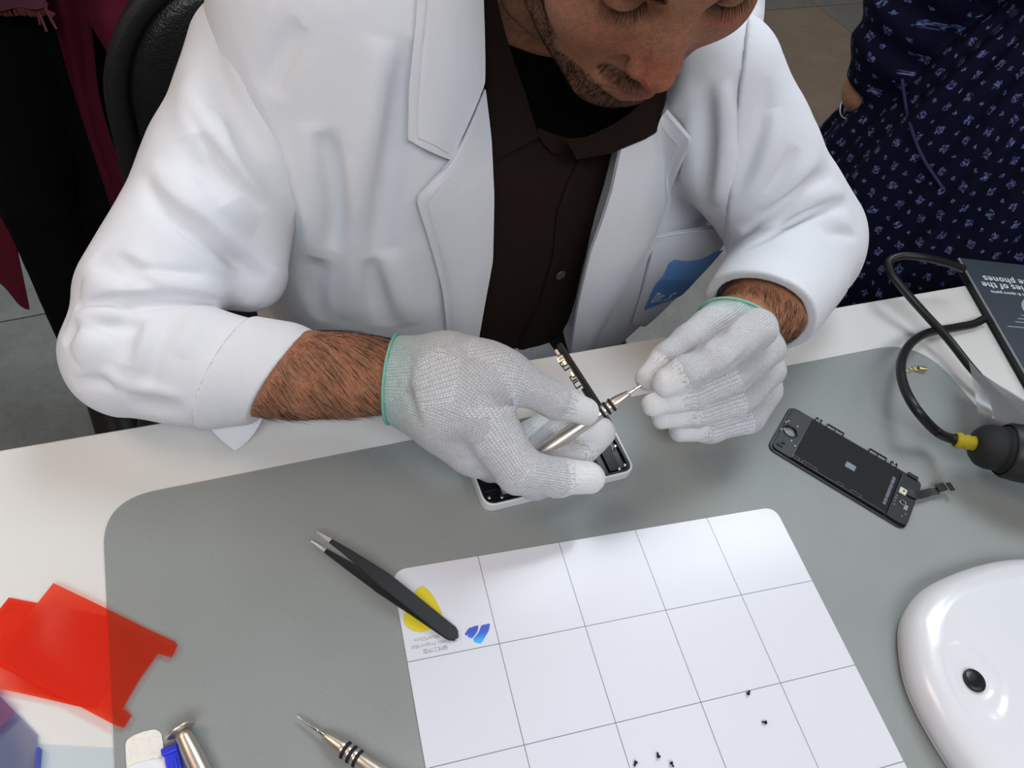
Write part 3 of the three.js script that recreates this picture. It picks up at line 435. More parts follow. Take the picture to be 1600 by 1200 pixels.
  { const list = [];
    for (let k = 0; k < 24000; k++) {
      const th = (rnd() - 0.5) * 3.9, b = -120 + 130 * rnd(), sx = Math.sin(th), cz = Math.cos(th), o = headW(sx * 115, b, -35 + cz * 115), dz = HX.clone().multiplyScalar(-sx).addScaledVector(HZ, -cz), p = meet(headField, o, dz, 0, 0.115); if (!p) continue;
      const [X, b2, c] = toHead(p.x, p.y, p.z), a = Math.abs(X), e = 4 * noise(X * 0.09, b2 * 0.09, 1);
      const jaw = b2 < -66 - 0.16 * a + e && c > -78, mous = Math.hypot(a / 29, (b2 + 60) / 8.5) < 1 && a > 2 && c > 4, side = a > 46 && c < -16 + e && c > -66 && b2 < 6, lip = Math.hypot(a / 24, (b2 + 73) / 7.5) < 1 && c > 4; if (!(jaw || mous || side) || lip) continue;
      const nn = gradient(headField, p), dir = jit(HY.clone().multiplyScalar(-0.8).addScaledVector(HX, X > 0 ? 0.25 : -0.25), 0.6); dir.addScaledVector(nn, -dir.dot(nn)).normalize(); list.push([p, dir, nn, (mous ? 0.0036 : 0.0030) * (0.6 + 0.7 * rnd()), 0.00010, 0.7]);
    }
    tag(part('beard', hairs(list), mat([0.075, 0.055, 0.045], 0.5), bodyO), 'short grizzled stubble', null, null, 'stuff');
    const el = []; for (const s of [-1, 1]) for (let k = 0; k < 70; k++) { const t = k / 69, x = 19.5 + 26 * t, b = 1.6 - 3.9 * Math.sin(Math.PI * t), p = meet(headField, headW(s * x, b, 40), HZ.clone().negate(), 0, 0.06); if (!p) continue; const dir = jit(HZ.clone().multiplyScalar(0.55).addScaledVector(HY, -0.85).addScaledVector(HX, s * (t - 0.4) * 0.9), 0.25); el.push([p, dir, HY.clone().addScaledVector(HZ, 0.6).normalize(), 0.0068 + 0.002 * Math.sin(3 * t), 0.00016, 0.25]); }
    part('eyelashes', hairs(el), dark, bodyO).userData.kind = 'stuff';
    const eb = []; for (const s of [-1, 1]) for (let k = 0; k < 260; k++) { const t = rnd(), x = 14 + 36 * t, b = 17 + 5 * Math.sin(2.4 * t) + (rnd() - 0.5) * 7 * (1 - 0.6 * t), p = meet(headField, headW(s * x, b, 50), HZ.clone().negate(), 0, 0.09); if (!p) continue; const nn = gradient(headField, p), dir = jit(HX.clone().multiplyScalar(s).addScaledVector(HY, 0.3 - 0.5 * t), 0.3); eb.push([p, dir, nn, 0.008, 0.00018, 0.15]); }
    part('eyebrows', hairs(eb), dark, bodyO).userData.kind = 'stuff';
    const cap = (x, y, z) => { const [X, b, c] = toHead(x, y, z); return Math.max(headField(x, y, z) - 0.009 - 0.003 * fbm(x * 90, y * 30, z * 90, 2), (62 + (c - 10) * 0.92 + 3 * noise(X * 0.06, c * 0.06, 2) - b) / 1000 * 0.7); };
    part('hair', netMesh(cap, V(0.03, 0.96, -0.48), V(0.32, 1.26, -0.1), 0.005), mat([0.02, 0.016, 0.014], 0.5, {}));
  }
}
// clothes
const twill = dataTex(128, (x, y) => { const a = ((x * 16 + y * 16) % 1 + 1) % 1, b = (y * 32) % 1; return 0.35 + 0.45 * Math.sin(Math.PI * a) + 0.2 * Math.sin(Math.PI * b); });
const coatMat = mat([0.755, 0.755, 0.79], 0.95, { bumpMap: twill, bumpScale: 0.00014, specularIntensity: 0.25 });
const shirtTex = dataTex(256, (x, y) => { const a = 0.82 + 0.25 * (n256(x, y) - 0.5) + 0.12 * (n64(x, y) - 0.5); return [a, a, a]; }, true);
const shirtMat = mat([0.030, 0.017, 0.013], 0.85, { map: shirtTex, bumpMap: twill, bumpScale: 0.0002, specularIntensity: 0.2, sheen: 0.12, sheenRoughness: 0.5, sheenColor: new THREE.Color().setRGB(0.25, 0.14, 0.10) });
const coatShell = (x, y, z) => torso(x, y, z) - 0.012;
// ---- coat field: looser than the body, sleeves joined at the armholes
const coatParts = [ellip(V(0.15, 0.80, -0.40), [0.205, 0.20, 0.132]), ellip(V(0.145, 0.60, -0.415), [0.215, 0.24, 0.142]), torsoParts[2], torsoParts[3], ellip(V(0.292, 0.74, -0.36), [0.108, 0.15, 0.06]), ellip(V(0.03, 0.80, -0.36), [0.10, 0.16, 0.085])];
const coatBase = (() => { const f = joinAll(coatParts, 0.07); return (x, y, z) => f(x, y, z) - 0.010; })();
const upR = joinAll(chain([JT(398, 90, 0.615, 96), JT(338, 270, 0.598, 98), J(229, 464, 0.813, 101)]).concat(chain([JT(372, 290, 0.605, 96), JT(388, 425, 0.60, 58)])), 0.02), foR = joinAll(chain([J(208, 552, 0.798, 99), J(300, 571, 0.802, 83), J(440, 583, 0.806, 74)]), 0.02);
const upL = joinAll(chain([JT(1122, 118, 0.625, 92), JT(1163, 240, 0.665, 97), J(1246, 372, 0.806, 95)]), 0.02), foL = joinAll(chain([J(1246, 396, 0.803, 91), J(1185, 486, 0.832, 80)]), 0.02);
const planeBy = (A, Bp, Cp, inside) => { const n = V(0, 0, 0).crossVectors(Bp.clone().sub(A), Cp.clone().sub(A)).normalize(), d = n.dot(A), s = n.dot(inside) > d ? -1 : 1; return (x, y, z) => s * (n.x * x + n.y * y + n.z * z - d); };
const planeAt = (p, n) => { n = n.clone().normalize(); const d = n.dot(p); return (x, y, z) => n.x * x + n.y * y + n.z * z - d; };
const seamR = planeBy(at(398, 10, 0.7), at(486, 335, 0.7), at(398, 10, 0.4).addScaledVector(RIGHT, 0.0), V(0.14, 0.8, -0.42)), seamL = planeBy(at(1172, 60, 0.7), at(1146, 297, 0.7), at(1172, 60, 0.4), V(0.14, 0.8, -0.42));
const ball = (c, r) => (x, y, z) => Math.hypot(x - c.x, y - c.y, z - c.z) - r, ballR = ball(at(400, 110, 0.63), 0.16), ballL = ball(at(1120, 130, 0.63), 0.16);
const upRt = (x, y, z) => smax(upR(x, y, z), seamR(x, y, z), 0.004), upLt = (x, y, z) => smax(upL(x, y, z), seamL(x, y, z), 0.004);
const coatTorso0 = (x, y, z) => smin(smin(coatBase(x, y, z), upRt(x, y, z), 0.025), upLt(x, y, z), 0.025);
const collarNeck = bone(headW(0, -80, -92), V(0.15, 0.93, -0.40), 0.062, 0.078);
// points of the picture's outlines on a field, as (x, y) for a cut that runs straight into the chest
const chestXY = (f, px, z0) => px.map(([u, v]) => { const p = hit(f, u, v) || onZ(u, v, z0); return [p.x, p.y]; });
function polySDF(P) { return (x, y) => { let d = 1e9, s = 1; for (let i = 0, n = P.length, j = n - 1; i < n; j = i, i++) { const ex = P[j][0] - P[i][0], ey = P[j][1] - P[i][1], wx = x - P[i][0], wy = y - P[i][1], h = clamp((wx * ex + wy * ey) / (ex * ex + ey * ey), 0, 1), bx = wx - ex * h, by = wy - ey * h; d = Math.min(d, bx * bx + by * by); const c1 = y >= P[i][1], c2 = y < P[j][1], c3 = ex * wy > ey * wx; if ((c1 && c2 && c3) || (!c1 && !c2 && !c3)) s = -s; } return s * Math.sqrt(d); }; }
const openXY = chestXY(coatTorso0, [[750, 0], [752, 120], [757, 213], [760, 300], [760, 400], [740, 520], [732, 570], [890, 570], [906, 545], [920, 464], [937, 389], [954, 341], [968, 294], [984, 224], [1020, 196], [1045, 170]], -0.33);
openXY.unshift([openXY[0][0] + 0.01, 1.2]); openXY.push([openXY[openXY.length - 1][0] - 0.0, 1.2]);
const openP = polySDF(openXY);
const foldsTorso = foldSet(coatTorso0, [
  [[[645, 60], [628, 140], [616, 235], [600, 330], [590, 400]], 0.011, -0.005], [[[600, 60], [588, 160], [570, 260], [556, 350]], 0.013, 0.004], [[[500, 205], [518, 255], [526, 320], [520, 390]], 0.009, -0.0055], [[[478, 190], [490, 260], [498, 330], [492, 420]], 0.010, 0.005],
  [[[470, 35], [438, 85], [422, 150]], 0.010, -0.004], [[[545, 240], [560, 330], [556, 420], [540, 500]], 0.010, 0.003], [[[606, 390], [622, 450], [640, 510]], 0.010, 0.003], [[[575, 400], [590, 460], [600, 510]], 0.008, -0.0035], [[[500, 400], [490, 450], [500, 500]], 0.009, -0.004],
  [[[690, 440], [693, 480], [694, 530]], 0.003, -0.0018],
  [[[1100, 120], [1104, 190], [1106, 260], [1098, 330]], 0.008, -0.0045], [[[1128, 130], [1136, 190], [1128, 260], [1112, 320]], 0.009, 0.0045], [[[1080, 170], [1078, 240], [1066, 310]], 0.008, 0.002], [[[1150, 110], [1160, 160], [1150, 230]], 0.007, -0.003],
]);
const coatTorso = (x, y, z) => { let d = Math.max(coatTorso0(x, y, z), 0.47 - y); if (d > 0.03) return d; if (d > -0.03) d -= 2.2 * foldsTorso(x, y, z) + 0.0018 * fbm(x * 22, y * 14, z * 22, 3); if (z > -0.42) d = smax(d, -openP(x, y), 0.004); return d; };
const sleeveR0 = (x, y, z) => smin(upR(x, y, z), foR(x, y, z), 0.012), sleeveL0 = (x, y, z) => smin(upL(x, y, z), foL(x, y, z), 0.012);
const foldsR = foldSet(sleeveR0, [
  [[[300, 150], [330, 205], [372, 262], [420, 312]], 0.005, 0.0028], [[[292, 168], [322, 222], [364, 280], [412, 330]], 0.005, -0.003], [[[248, 300], [286, 352], [330, 388], [384, 420]], 0.0045, -0.003], [[[176, 396], [216, 418], [262, 428], [320, 430]], 0.0045, -0.0028], [[[380, 60], [398, 130], [428, 220], [462, 290]], 0.0045, -0.003], [[[140, 500], [180, 510], [226, 512]], 0.0045, -0.0025], [[[318, 478], [296, 520], [284, 560]], 0.006, 0.002], [[[268, 490], [250, 530], [236, 580], [238, 620]], 0.006, -0.002], [[[118, 600], [150, 596], [184, 604]], 0.005, -0.0025],
  [[[330, 60], [345, 120], [390, 210], [430, 280], [468, 335]], 0.013, -0.006], [[[352, 30], [372, 110], [412, 200], [448, 270], [482, 330]], 0.010, 0.006],
  [[[238, 250], [262, 300], [317, 340], [367, 388], [420, 420], [458, 436]], 0.007, 0.0045], [[[232, 272], [258, 322], [312, 360], [362, 404], [420, 436]], 0.008, -0.005],
  [[[195, 385], [239, 432], [290, 450], [342, 456], [400, 474], [436, 488]], 0.007, 0.004], [[[190, 405], [236, 448], [290, 462], [342, 468]], 0.006, -0.004],
  [[[108, 486], [164, 473], [239, 470], [307, 470], [369, 480], [430, 494]], 0.0046, -0.0085], [[[112, 470], [170, 456], [240, 456], [306, 458], [366, 468]], 0.008, 0.0045], [[[110, 505], [150, 492], [200, 490]], 0.008, 0.004],
  [[[290, 110], [300, 180], [330, 250]], 0.012, 0.003], [[[345, 170], [352, 220], [372, 270]], 0.006, 0.0022], [[[300, 215], [322, 270], [350, 320]], 0.012, -0.004], [[[262, 262], [300, 300], [345, 322], [400, 356]], 0.012, 0.003],
  [[[150, 400], [180, 430], [212, 452]], 0.008, -0.003], [[[130, 450], [160, 440], [196, 448]], 0.006, 0.003], [[[104, 540], [116, 520], [128, 500]], 0.005, -0.003],
  [[[160, 575], [178, 590], [190, 600]], 0.004, 0.002], [[[210, 500], [205, 540], [196, 570]], 0.008, -0.0018], [[[172, 590], [210, 604], [250, 610], [290, 622]], 0.004, 0.0022], [[[250, 498], [225, 540], [212, 580]], 0.010, 0.0022], [[[120, 560], [140, 540], [150, 520]], 0.01, 0.003], [[[200, 630], [240, 636], [290, 640]], 0.008, -0.003],
]);
const foldsL = foldSet(sleeveL0, [
  [[[1196, 120], [1190, 190], [1170, 250], [1150, 300]], 0.008, -0.003], [[[1206, 170], [1204, 210], [1190, 260], [1165, 310]], 0.007, 0.003], [[[1240, 230], [1226, 262], [1196, 300]], 0.006, -0.003], [[[1306, 290], [1262, 304], [1222, 332], [1176, 366]], 0.0045, 0.003],
  [[[1318, 300], [1280, 310], [1240, 330], [1200, 358], [1150, 392]], 0.006, 0.0045], [[[1322, 318], [1282, 326], [1244, 344], [1206, 372], [1160, 400]], 0.006, -0.006], [[[1330, 350], [1290, 342], [1250, 358], [1210, 384]], 0.006, 0.004], [[[1300, 270], [1260, 290], [1215, 322], [1160, 360]], 0.010, -0.004], [[[1280, 250], [1240, 285], [1190, 330]], 0.010, 0.003],
  [[[1336, 372], [1312, 366], [1286, 372]], 0.005, -0.003], [[[1300, 440], [1290, 400], [1260, 380]], 0.009, -0.002], [[[1150, 375], [1120, 388], [1100, 392]], 0.006, -0.005],
]);
const axR = at(440, 584, 0.55).sub(at(208, 552, 0.55)).normalize();
const openR = planeAt(hit(foR, 424, 582), RIGHT.clone().multiplyScalar(0.82).addScaledVector(DOWN, 0.57)), cuffInR = planeAt(hit(foR, 328, 572), RIGHT.clone().multiplyScalar(0.9).addScaledVector(DOWN, 0.43));
const openL = planeAt(hit(foL, 1194, 432), RIGHT.clone().multiplyScalar(-0.38).addScaledVector(DOWN, 0.82).addScaledVector(FWD, -0.42)), cuffInL = planeAt(hit(foL, 1240, 362), RIGHT.clone().multiplyScalar(-0.4).addScaledVector(DOWN, 0.85).addScaledVector(FWD, -0.3));
const wrk = (x, y, z, k = 1) => k * 0.0022 * fbm(x * 15, y * 15, z * 15, 2);
const sleeveR = (x, y, z) => { let d = sleeveR0(x, y, z); if (d > 0.03) return d; d -= 0.0012 + 1.6 * foldsR(x, y, z) + wrk(x, y, z, 1.3); return Math.max(smax(d, Math.min(-seamR(x, y, z) - 0.004, -ballR(x, y, z)), 0.004), openR(x, y, z) + 0.022); };
const sleeveL = (x, y, z) => { let d = sleeveL0(x, y, z); if (d > 0.03) return d; d -= 0.0022 + 1.6 * foldsL(x, y, z) + wrk(x, y, z, 1.2); return Math.max(smax(d, Math.min(-seamL(x, y, z) - 0.004, -ballL(x, y, z)), 0.004), openL(x, y, z) + 0.034); };
const cuffOf = (f0, folds, op, inn) => (x, y, z) => { const d = f0(x, y, z) - folds(x, y, z) * 0.7 - wrk(x, y, z, 0.8); return smax(smax(d - 0.0035, -(d + 0.001 + 0.004 * sstep(-0.03, 0, op(x, y, z))), 0.001), Math.max(op(x, y, z), -inn(x, y, z)), 0.0015); };
const cuffR = cuffOf(foR, foldsR, openR, cuffInR), cuffL = cuffOf(foL, foldsL, openL, cuffInL);
// a cloth patch between two outlines drawn on a field, with its own thickness
function cloth(f, A, B, n, m, off, th, fallback = 0.6, keep = false) {
  const cv = (E) => { const c = new THREE.CatmullRomCurve3(E.map(([u, v]) => V(u, v, 0)), false, 'catmullrom', 0.12); return c; }, a = cv(A), b = cv(B), top = [], bot = []; let last = null;
  for (let i = 0; i <= n; i++) { const pa = a.getPointAt(i / n), pb = b.getPointAt(i / n); let row = null;
    for (let j = 0; j <= m; j++) { const u = mix(pa.x, pb.x, j / m), v = mix(pa.y, pb.y, j / m); let p = hit(f, u, v); if (!p) p = last ? at(u, v, last.clone().sub(CAM).dot(FWD)) : at(u, v, fallback); last = p; const g = gradient(f, p, 0.004), o = off(i / n, j / m); top.push(p.clone().addScaledVector(g, o)); bot.push(p.clone().addScaledVector(g, o - th)); } last = top[top.length - m - 1]; }
  const grid = (L, flip) => { const U = []; for (let i = 0; i <= n; i++) for (let j = 0; j <= m; j++) U.push(j / m, 1 - i / n); const I = []; for (let i = 0; i < n; i++) for (let j = 0; j < m; j++) { const q = i * (m + 1) + j; flip ? I.push(q, q + m + 1, q + 1, q + 1, q + m + 1, q + m + 2) : I.push(q, q + 1, q + m + 1, q + 1, q + m + 2, q + m + 1); } const g = new THREE.BufferGeometry(); g.setAttribute('position', new THREE.Float32BufferAttribute(L.flatMap((p) => [p.x, p.y, p.z]), 3)); if (keep) g.setAttribute('uv', new THREE.Float32BufferAttribute(U, 2)); g.setIndex(I); return g; };
  const rim = []; for (let j = 0; j <= m; j++) rim.push(j); for (let i = 1; i <= n; i++) rim.push(i * (m + 1) + m); for (let j = m - 1; j >= 0; j--) rim.push(n * (m + 1) + j); for (let i = n - 1; i > 0; i--) rim.push(i * (m + 1));
  const SP = [], SI = []; rim.forEach((r) => { SP.push(top[r].x, top[r].y, top[r].z, bot[r].x, bot[r].y, bot[r].z); }); rim.forEach((_, k) => { const a2 = 2 * k, b2 = 2 * ((k + 1) % rim.length); SI.push(a2, a2 + 1, b2, b2, a2 + 1, b2 + 1); }); const side = new THREE.BufferGeometry(); side.setAttribute('position', new THREE.Float32BufferAttribute(SP, 3)); side.setIndex(SI);
  const gt = grid(top, false), nrm = gt.clone(); nrm.computeVertexNormals(); const facing = V(nrm.attributes.normal.getX(0), nrm.attributes.normal.getY(0), nrm.attributes.normal.getZ(0)).dot(gradient(f, top[0], 0.004)) > 0;
  if (keep) side.setAttribute('uv', new THREE.Float32BufferAttribute(new Float32Array(SP.length / 3 * 2), 2)); const out = [grid(top, !facing), grid(bot, facing), side].map((g) => { g.computeVertexNormals(); return keep ? g : boxUV(g, 60); }); return mergeGeometries(out);
}
{
  const F = new THREE.BufferGeometry();
  const neckIn = (x, y, z) => smin(torso(x, y, z), neck(x, y, z) - 0.003, 0.03);
  // black undershirt at the neck, brown shirt with collar, placket and buttons
  part('undershirt', netMesh((x, y, z) => Math.max(neck(x, y, z) - 0.008, y - 0.955 + 0.35 * (z + 0.3), 0.84 - y), V(0.02, 0.82, -0.5), V(0.30, 1.02, -0.2), 0.005), mat('#040405', 0.95, { specularIntensity: 0.15 }));
  const shirtO = part('shirt', boxUV(netMesh((x, y, z) => Math.max(torso(x, y, z) - 0.0014 * fbm(x * 30, y * 20, z * 30, 3), 0.47 - y), V(-0.2, 0.42, -0.62), V(0.5, 1.08, -0.2), 0.004), 60), shirtMat);
  const shF = (x, y, z) => smin(torso(x, y, z), collarNeck(x, y, z) + 0.012, 0.02);
  part('shirt_collar', merge2([cloth(shF, [[748, -40], [754, 60], [760, 160], [765, 250]], [[776, -40], [796, 55], [815, 132], [834, 206]], 22, 10, (s, t) => 0.006 + 0.006 * t, 0.002),
    cloth(shF, [[834, 204], [848, 224], [863, 239], [880, 234], [900, 229]], [[838, 196], [860, 206], [880, 212], [892, 214], [902, 216]], 12, 4, () => 0.005, 0.002),
    cloth(coatTorso0, [[897, 246], [944, 233], [990, 208], [1020, 190], [1042, 168], [1053, 148], [1056, 110]], [[880, 214], [912, 206], [946, 184], [978, 156], [1000, 128], [1010, 100], [1015, 70]], 26, 14, (s, t) => 0.005 + 0.010 * Math.min(1, s * 2.2) + 0.003 * t, 0.002)]), shirtMat, shirtO);
  part('undershirt', cloth(torso, [[808, 100], [822, 160], [838, 204], [866, 232], [900, 234], [940, 226]], [[995, 80], [1010, 130], [1016, 160], [1010, 180], [985, 198], [960, 214]], 26, 16, () => 0.0035, 0.002), mat('#040405', 0.95, { specularIntensity: 0.15 }), shirtO);
  part('placket', cloth(torso, [[903, 248], [884, 288], [869, 330], [862, 400], [842, 470], [812, 535], [800, 575]], [[953, 232], [937, 290], [926, 340], [906, 430], [888, 520], [876, 560], [870, 580]], 40, 10, (s, t) => 0.0022 + 0.0012 * Math.exp(-(((t - 0.08) / 0.06) ** 2)), 0.002), shirtMat, shirtO);
  for (const [u, v] of [[872, 425], [824, 546]]) { const p = hit(torso, u, v), n = gradient(torso, p), g = merge([lathe([[0, 0], [0.0055, 0], [0.0055, 0.0016], [0.0048, 0.0024], [0.0034, 0.0016], [0, 0.0015]], 24), ...[[1, 1], [1, -1], [-1, 1], [-1, -1]].map(([a, b]) => { const t = new THREE.TorusGeometry(0.0006, 0.00025, 5, 10); t.rotateX(Math.PI / 2); return t.translate(a * 0.0011, 0.0016, b * 0.0011); })]); g.applyQuaternion(new THREE.Quaternion().setFromUnitVectors(V(0, 1, 0), n)); g.translate(p.x + n.x * 0.0034, p.y + n.y * 0.0034, p.z + n.z * 0.0034); part('button', g, mat([0.075, 0.065, 0.058], 0.35), shirtO); }
  // white coat
  const coat = part('coat', boxUV(netMesh(coatTorso, V(-0.2, 0.42, -0.62), V(0.5, 1.08, -0.2), 0.0038), 60), coatMat);
  part('sleeve', boxUV(netMesh(sleeveR, V(-0.42, 0.6, -0.6), V(0.2, 1.1, 0.1), 0.0028), 60), coatMat, coat);
  part('sleeve', boxUV(netMesh(sleeveL, V(0.1, 0.6, -0.6), V(0.7, 1.1, 0.1), 0.0034), 60), coatMat, coat);
  part('cuff', boxUV(netMesh(cuffR, V(-0.42, 0.6, -0.6), V(0.2, 1.1, 0.1), 0.0021, 2.4), 60), coatMat, coat);
  part('cuff', boxUV(netMesh(cuffL, V(0.1, 0.6, -0.6), V(0.7, 1.1, 0.1), 0.0023, 2.4), 60), coatMat, coat);
  { // loose corner of the turned-back cuff, hanging onto the table
    const c0 = onY(306, 640, 0.776), c1 = onY(340, 688, TBL + 0.010), tip = onY(367, 704, TBL + 0.003), c2 = onY(402, 684, TBL + 0.010), c3 = onY(418, 630, 0.785), P = [], n = 10;
    for (let i = 0; i <= n; i++) { const s = i / n, L = new THREE.QuadraticBezierCurve3(c0, c1, tip).getPoint(s), R = new THREE.QuadraticBezierCurve3(c3, c2, tip).getPoint(s); for (let j = 0; j <= 6; j++) { const q = L.clone().lerp(R, j / 6); q.addScaledVector(FWD, -0.004 * Math.sin(Math.PI * j / 6) * (1 - s)); P.push(q); } }
    const I = [], a = []; for (let k = 0; k < 2; k++) for (const q of P) { const o = q.clone().addScaledVector(FWD, k * 0.0016); a.push(o.x, o.y, o.z); } const N = P.length; for (let i = 0; i < n; i++) for (let j = 0; j < 6; j++) { const q = i * 7 + j; I.push(q, q + 7, q + 1, q + 1, q + 7, q + 8, N + q, N + q + 1, N + q + 7, N + q + 1, N + q + 8, N + q + 7); }
    const g = new THREE.BufferGeometry(); g.setAttribute('position', new THREE.Float32BufferAttribute(a, 3)); g.setIndex(I); g.computeVertexNormals(); part('cuff_corner', boxUV(g, 60), coatMat, coat);
  }
  const pl = (s, t, e = 0.006) => 0.004 + 0.005 * Math.sin(Math.PI * Math.min(1, t * 0.9 + 0.05)) - e * 0.2;
  const stitchy = (off) => (s, t) => off(s, t) - 0.0012 * Math.exp(-(((t - 0.09) / 0.03) ** 2));
  const C = coatTorso0;
  part('collar', cloth(C, [[656, -60], [648, 40], [638, 130], [636, 214]], [[752, -60], [754, 40], [753, 128], [703, 246]], 36, 20, stitchy((s, t) => 0.009 + 0.004 * Math.sin(Math.PI * t) - 0.003 * s), 0.004), coatMat, coat);
  part('lapel', cloth(C, [[703, 246], [650, 306], [664, 355], [678, 402], [690, 450], [696, 500], [698, 570]], [[754, 136], [763, 215], [768, 300], [767, 400], [757, 460], [746, 530], [742, 580]], 50, 18, stitchy((s, t) => 0.008 + 0.004 * Math.sin(Math.PI * t) - 0.004 * s), 0.004), coatMat, coat);
  part('lapel', cloth(C, [[1046, 166], [1086, 214], [1066, 262], [1042, 312], [1028, 355], [1008, 397], [980, 446], [958, 480], [936, 515], [922, 550], [912, 590]], [[1010, 190], [966, 220], [950, 294], [936, 341], [919, 389], [902, 464], [896, 500], [890, 545], [886, 580], [884, 590], [882, 600]], 56, 18, stitchy((s, t) => 0.008 + 0.005 * Math.sin(Math.PI * t) - 0.004 * s), 0.004), coatMat, coat);
  { // topstitching: short threads set in from the edges of collar and lapels
    const st = [], run = (px, off) => { const cu = new THREE.CatmullRomCurve3(px.map(([u, v]) => V(u, v, 0)), false, 'catmullrom', 0.1), n = Math.round(cu.getLength() / 6.5); for (let i = 0; i < n; i++) { const a = cu.getPointAt(i / n), b = cu.getPointAt((i + 0.62) / n), p = hit(C, a.x, a.y), q = hit(C, b.x, b.y); if (!p || !q) continue; p.addScaledVector(gradient(C, p, 0.004), off); q.addScaledVector(gradient(C, q, 0.004), off); const g = new THREE.CapsuleGeometry(0.00035, p.distanceTo(q), 2, 5); g.applyQuaternion(along(p, q)); const m = p.clone().lerp(q, 0.5); st.push(g.translate(m.x, m.y, m.z)); } };
    run([[666, 2], [656, 70], [649, 140], [647, 205]], 0.0122); run([[650, 207], [676, 219], [697, 231]], 0.0112); run([[702, 264], [680, 285], [663, 308], [675, 350], [688, 395], [698, 440]], 0.0108); run([[1040, 182], [1074, 216], [1055, 262], [1032, 310], [1016, 356], [996, 398]], 0.0112);
    part('topstitching', merge(st), mat('#dcdce4', 0.9), coat).userData.kind = 'stuff'; }
  // chest pocket standing open at its outer corner, with its round badge print
  const bulge = (s, t) => 0.004 + 0.014 * Math.pow(t, 1.6) * Math.pow(1 - s, 0.7);
  const pocket = part('pocket', cloth(coatBase, [[1020, 366], [1012, 405], [1000, 456], [986, 502]], [[1128, 336], [1104, 382], [1060, 440], [1004, 507]], 26, 22, bulge, 0.0022), coatMat, coat);
  part('pocket_hem', cloth(coatBase, [[1020, 364], [1060, 356], [1112, 343], [1130, 334]], [[1019, 372], [1059, 364], [1112, 350], [1132, 340]], 24, 4, (s, t) => 0.0055 + 0.014 * Math.pow(s, 1.6), 0.0034), coatMat, coat);
  part('pocket_piping', tube([[1021, 365], [1042, 360], [1062, 355.5], [1090, 349], [1112, 342.5], [1130, 333.5]].map(([u, v], i) => { const p = hit(coatBase, u, v) || at(u, v, 0.72); return p.addScaledVector(gradient(coatBase, p, 0.004), 0.0058 + 0.014 * Math.pow(i / 5, 1.6)); }), 0.0011, 40, 8), coatMat, coat);
  { const cv = document.createElement('canvas'); cv.width = 512; cv.height = 640; const c = cv.getContext('2d'); c.fillStyle = '#74a6e8'; c.fillRect(0, 0, 512, 640); c.fillStyle = '#5f93d4'; c.fillRect(0, 330, 512, 310);
    c.fillStyle = '#eef4fd'; c.font = 'bold italic 150px sans-serif'; c.save(); c.translate(50, 575); c.fillText('Dr. S', 0, 0); c.restore();
    const t = new THREE.CanvasTexture(cv); t.colorSpace = THREE.SRGBColorSpace;
    const g = cloth(coatBase, [[1062, 391], [1040, 404], [1031, 424], [1018, 440], [1002, 478]], [[1108, 379], [1096, 396], [1074, 424], [1054, 450], [1032, 462]], 20, 16, (s, t2) => 0.0062 + 0.014 * Math.pow(0.15 + 0.8 * t2, 1.6) * Math.pow(0.78 - 0.62 * s, 0.7), 0.0008, 0.6, true);
    tag(part('badge', g, mat('#ffffff', 0.5, { map: t }), coat), 'blue printed badge patch on the pocket'); }
}
{
  for (const [js, i0, i1, n, past] of [[armR, 1, 4, 2800, openR], [armL, 0, 3, 7000, openL]]) {
    const bs = chain(js).slice(i0, i1), list = []; let total = 0; for (const b of bs) total += b.len;
    for (let k = 0; k < n; k++) { let s = rnd() * total, b = bs[0]; for (const q of bs) { if (s < q.len) { b = q; break; } s -= q.len; } const w = b.b.clone().sub(b.a).normalize(), e1 = V(0, 0, 0).crossVectors(w, V(0.2, 1, 0.1)).normalize(), e2 = V(0, 0, 0).crossVectors(w, e1), a = rnd() * 6.283, d = e1.multiplyScalar(Math.cos(a)).addScaledVector(e2, Math.sin(a)); if (fbm(Math.cos(a) * 2 + s * 30, Math.sin(a) * 2, 3, 2) < -0.34) continue;
      const p = meet(body, b.a.clone().addScaledVector(w, s).addScaledVector(d, 0.07), d.clone().negate(), 0, 0.07); if (!p || past(p.x, p.y, p.z) < 0.001 || hemPlanes[js === armR ? 0 : 1](p.x, p.y, p.z) > -0.003) continue; const nn = gradient(body, p); if (nn.y < -0.35 && rnd() < 0.75) continue; const down = V(0, 0, 0).crossVectors(nn, w); const dir = jit(w.clone().multiplyScalar(0.75).addScaledVector(down, js === armR ? -0.55 : 0.45).addScaledVector(V(0, -1, 0.3), 0.35), 0.5); dir.addScaledVector(nn, -dir.dot(nn)).normalize(); list.push([p, dir, nn, 0.006 + 0.008 * rnd(), 0.0001, 0.10 + 0.25 * rnd()]); }
    tag(part('arm_hair', hairs(list), dark, bodyO), 'dark forearm hair', null, null, 'stuff');
  }
}
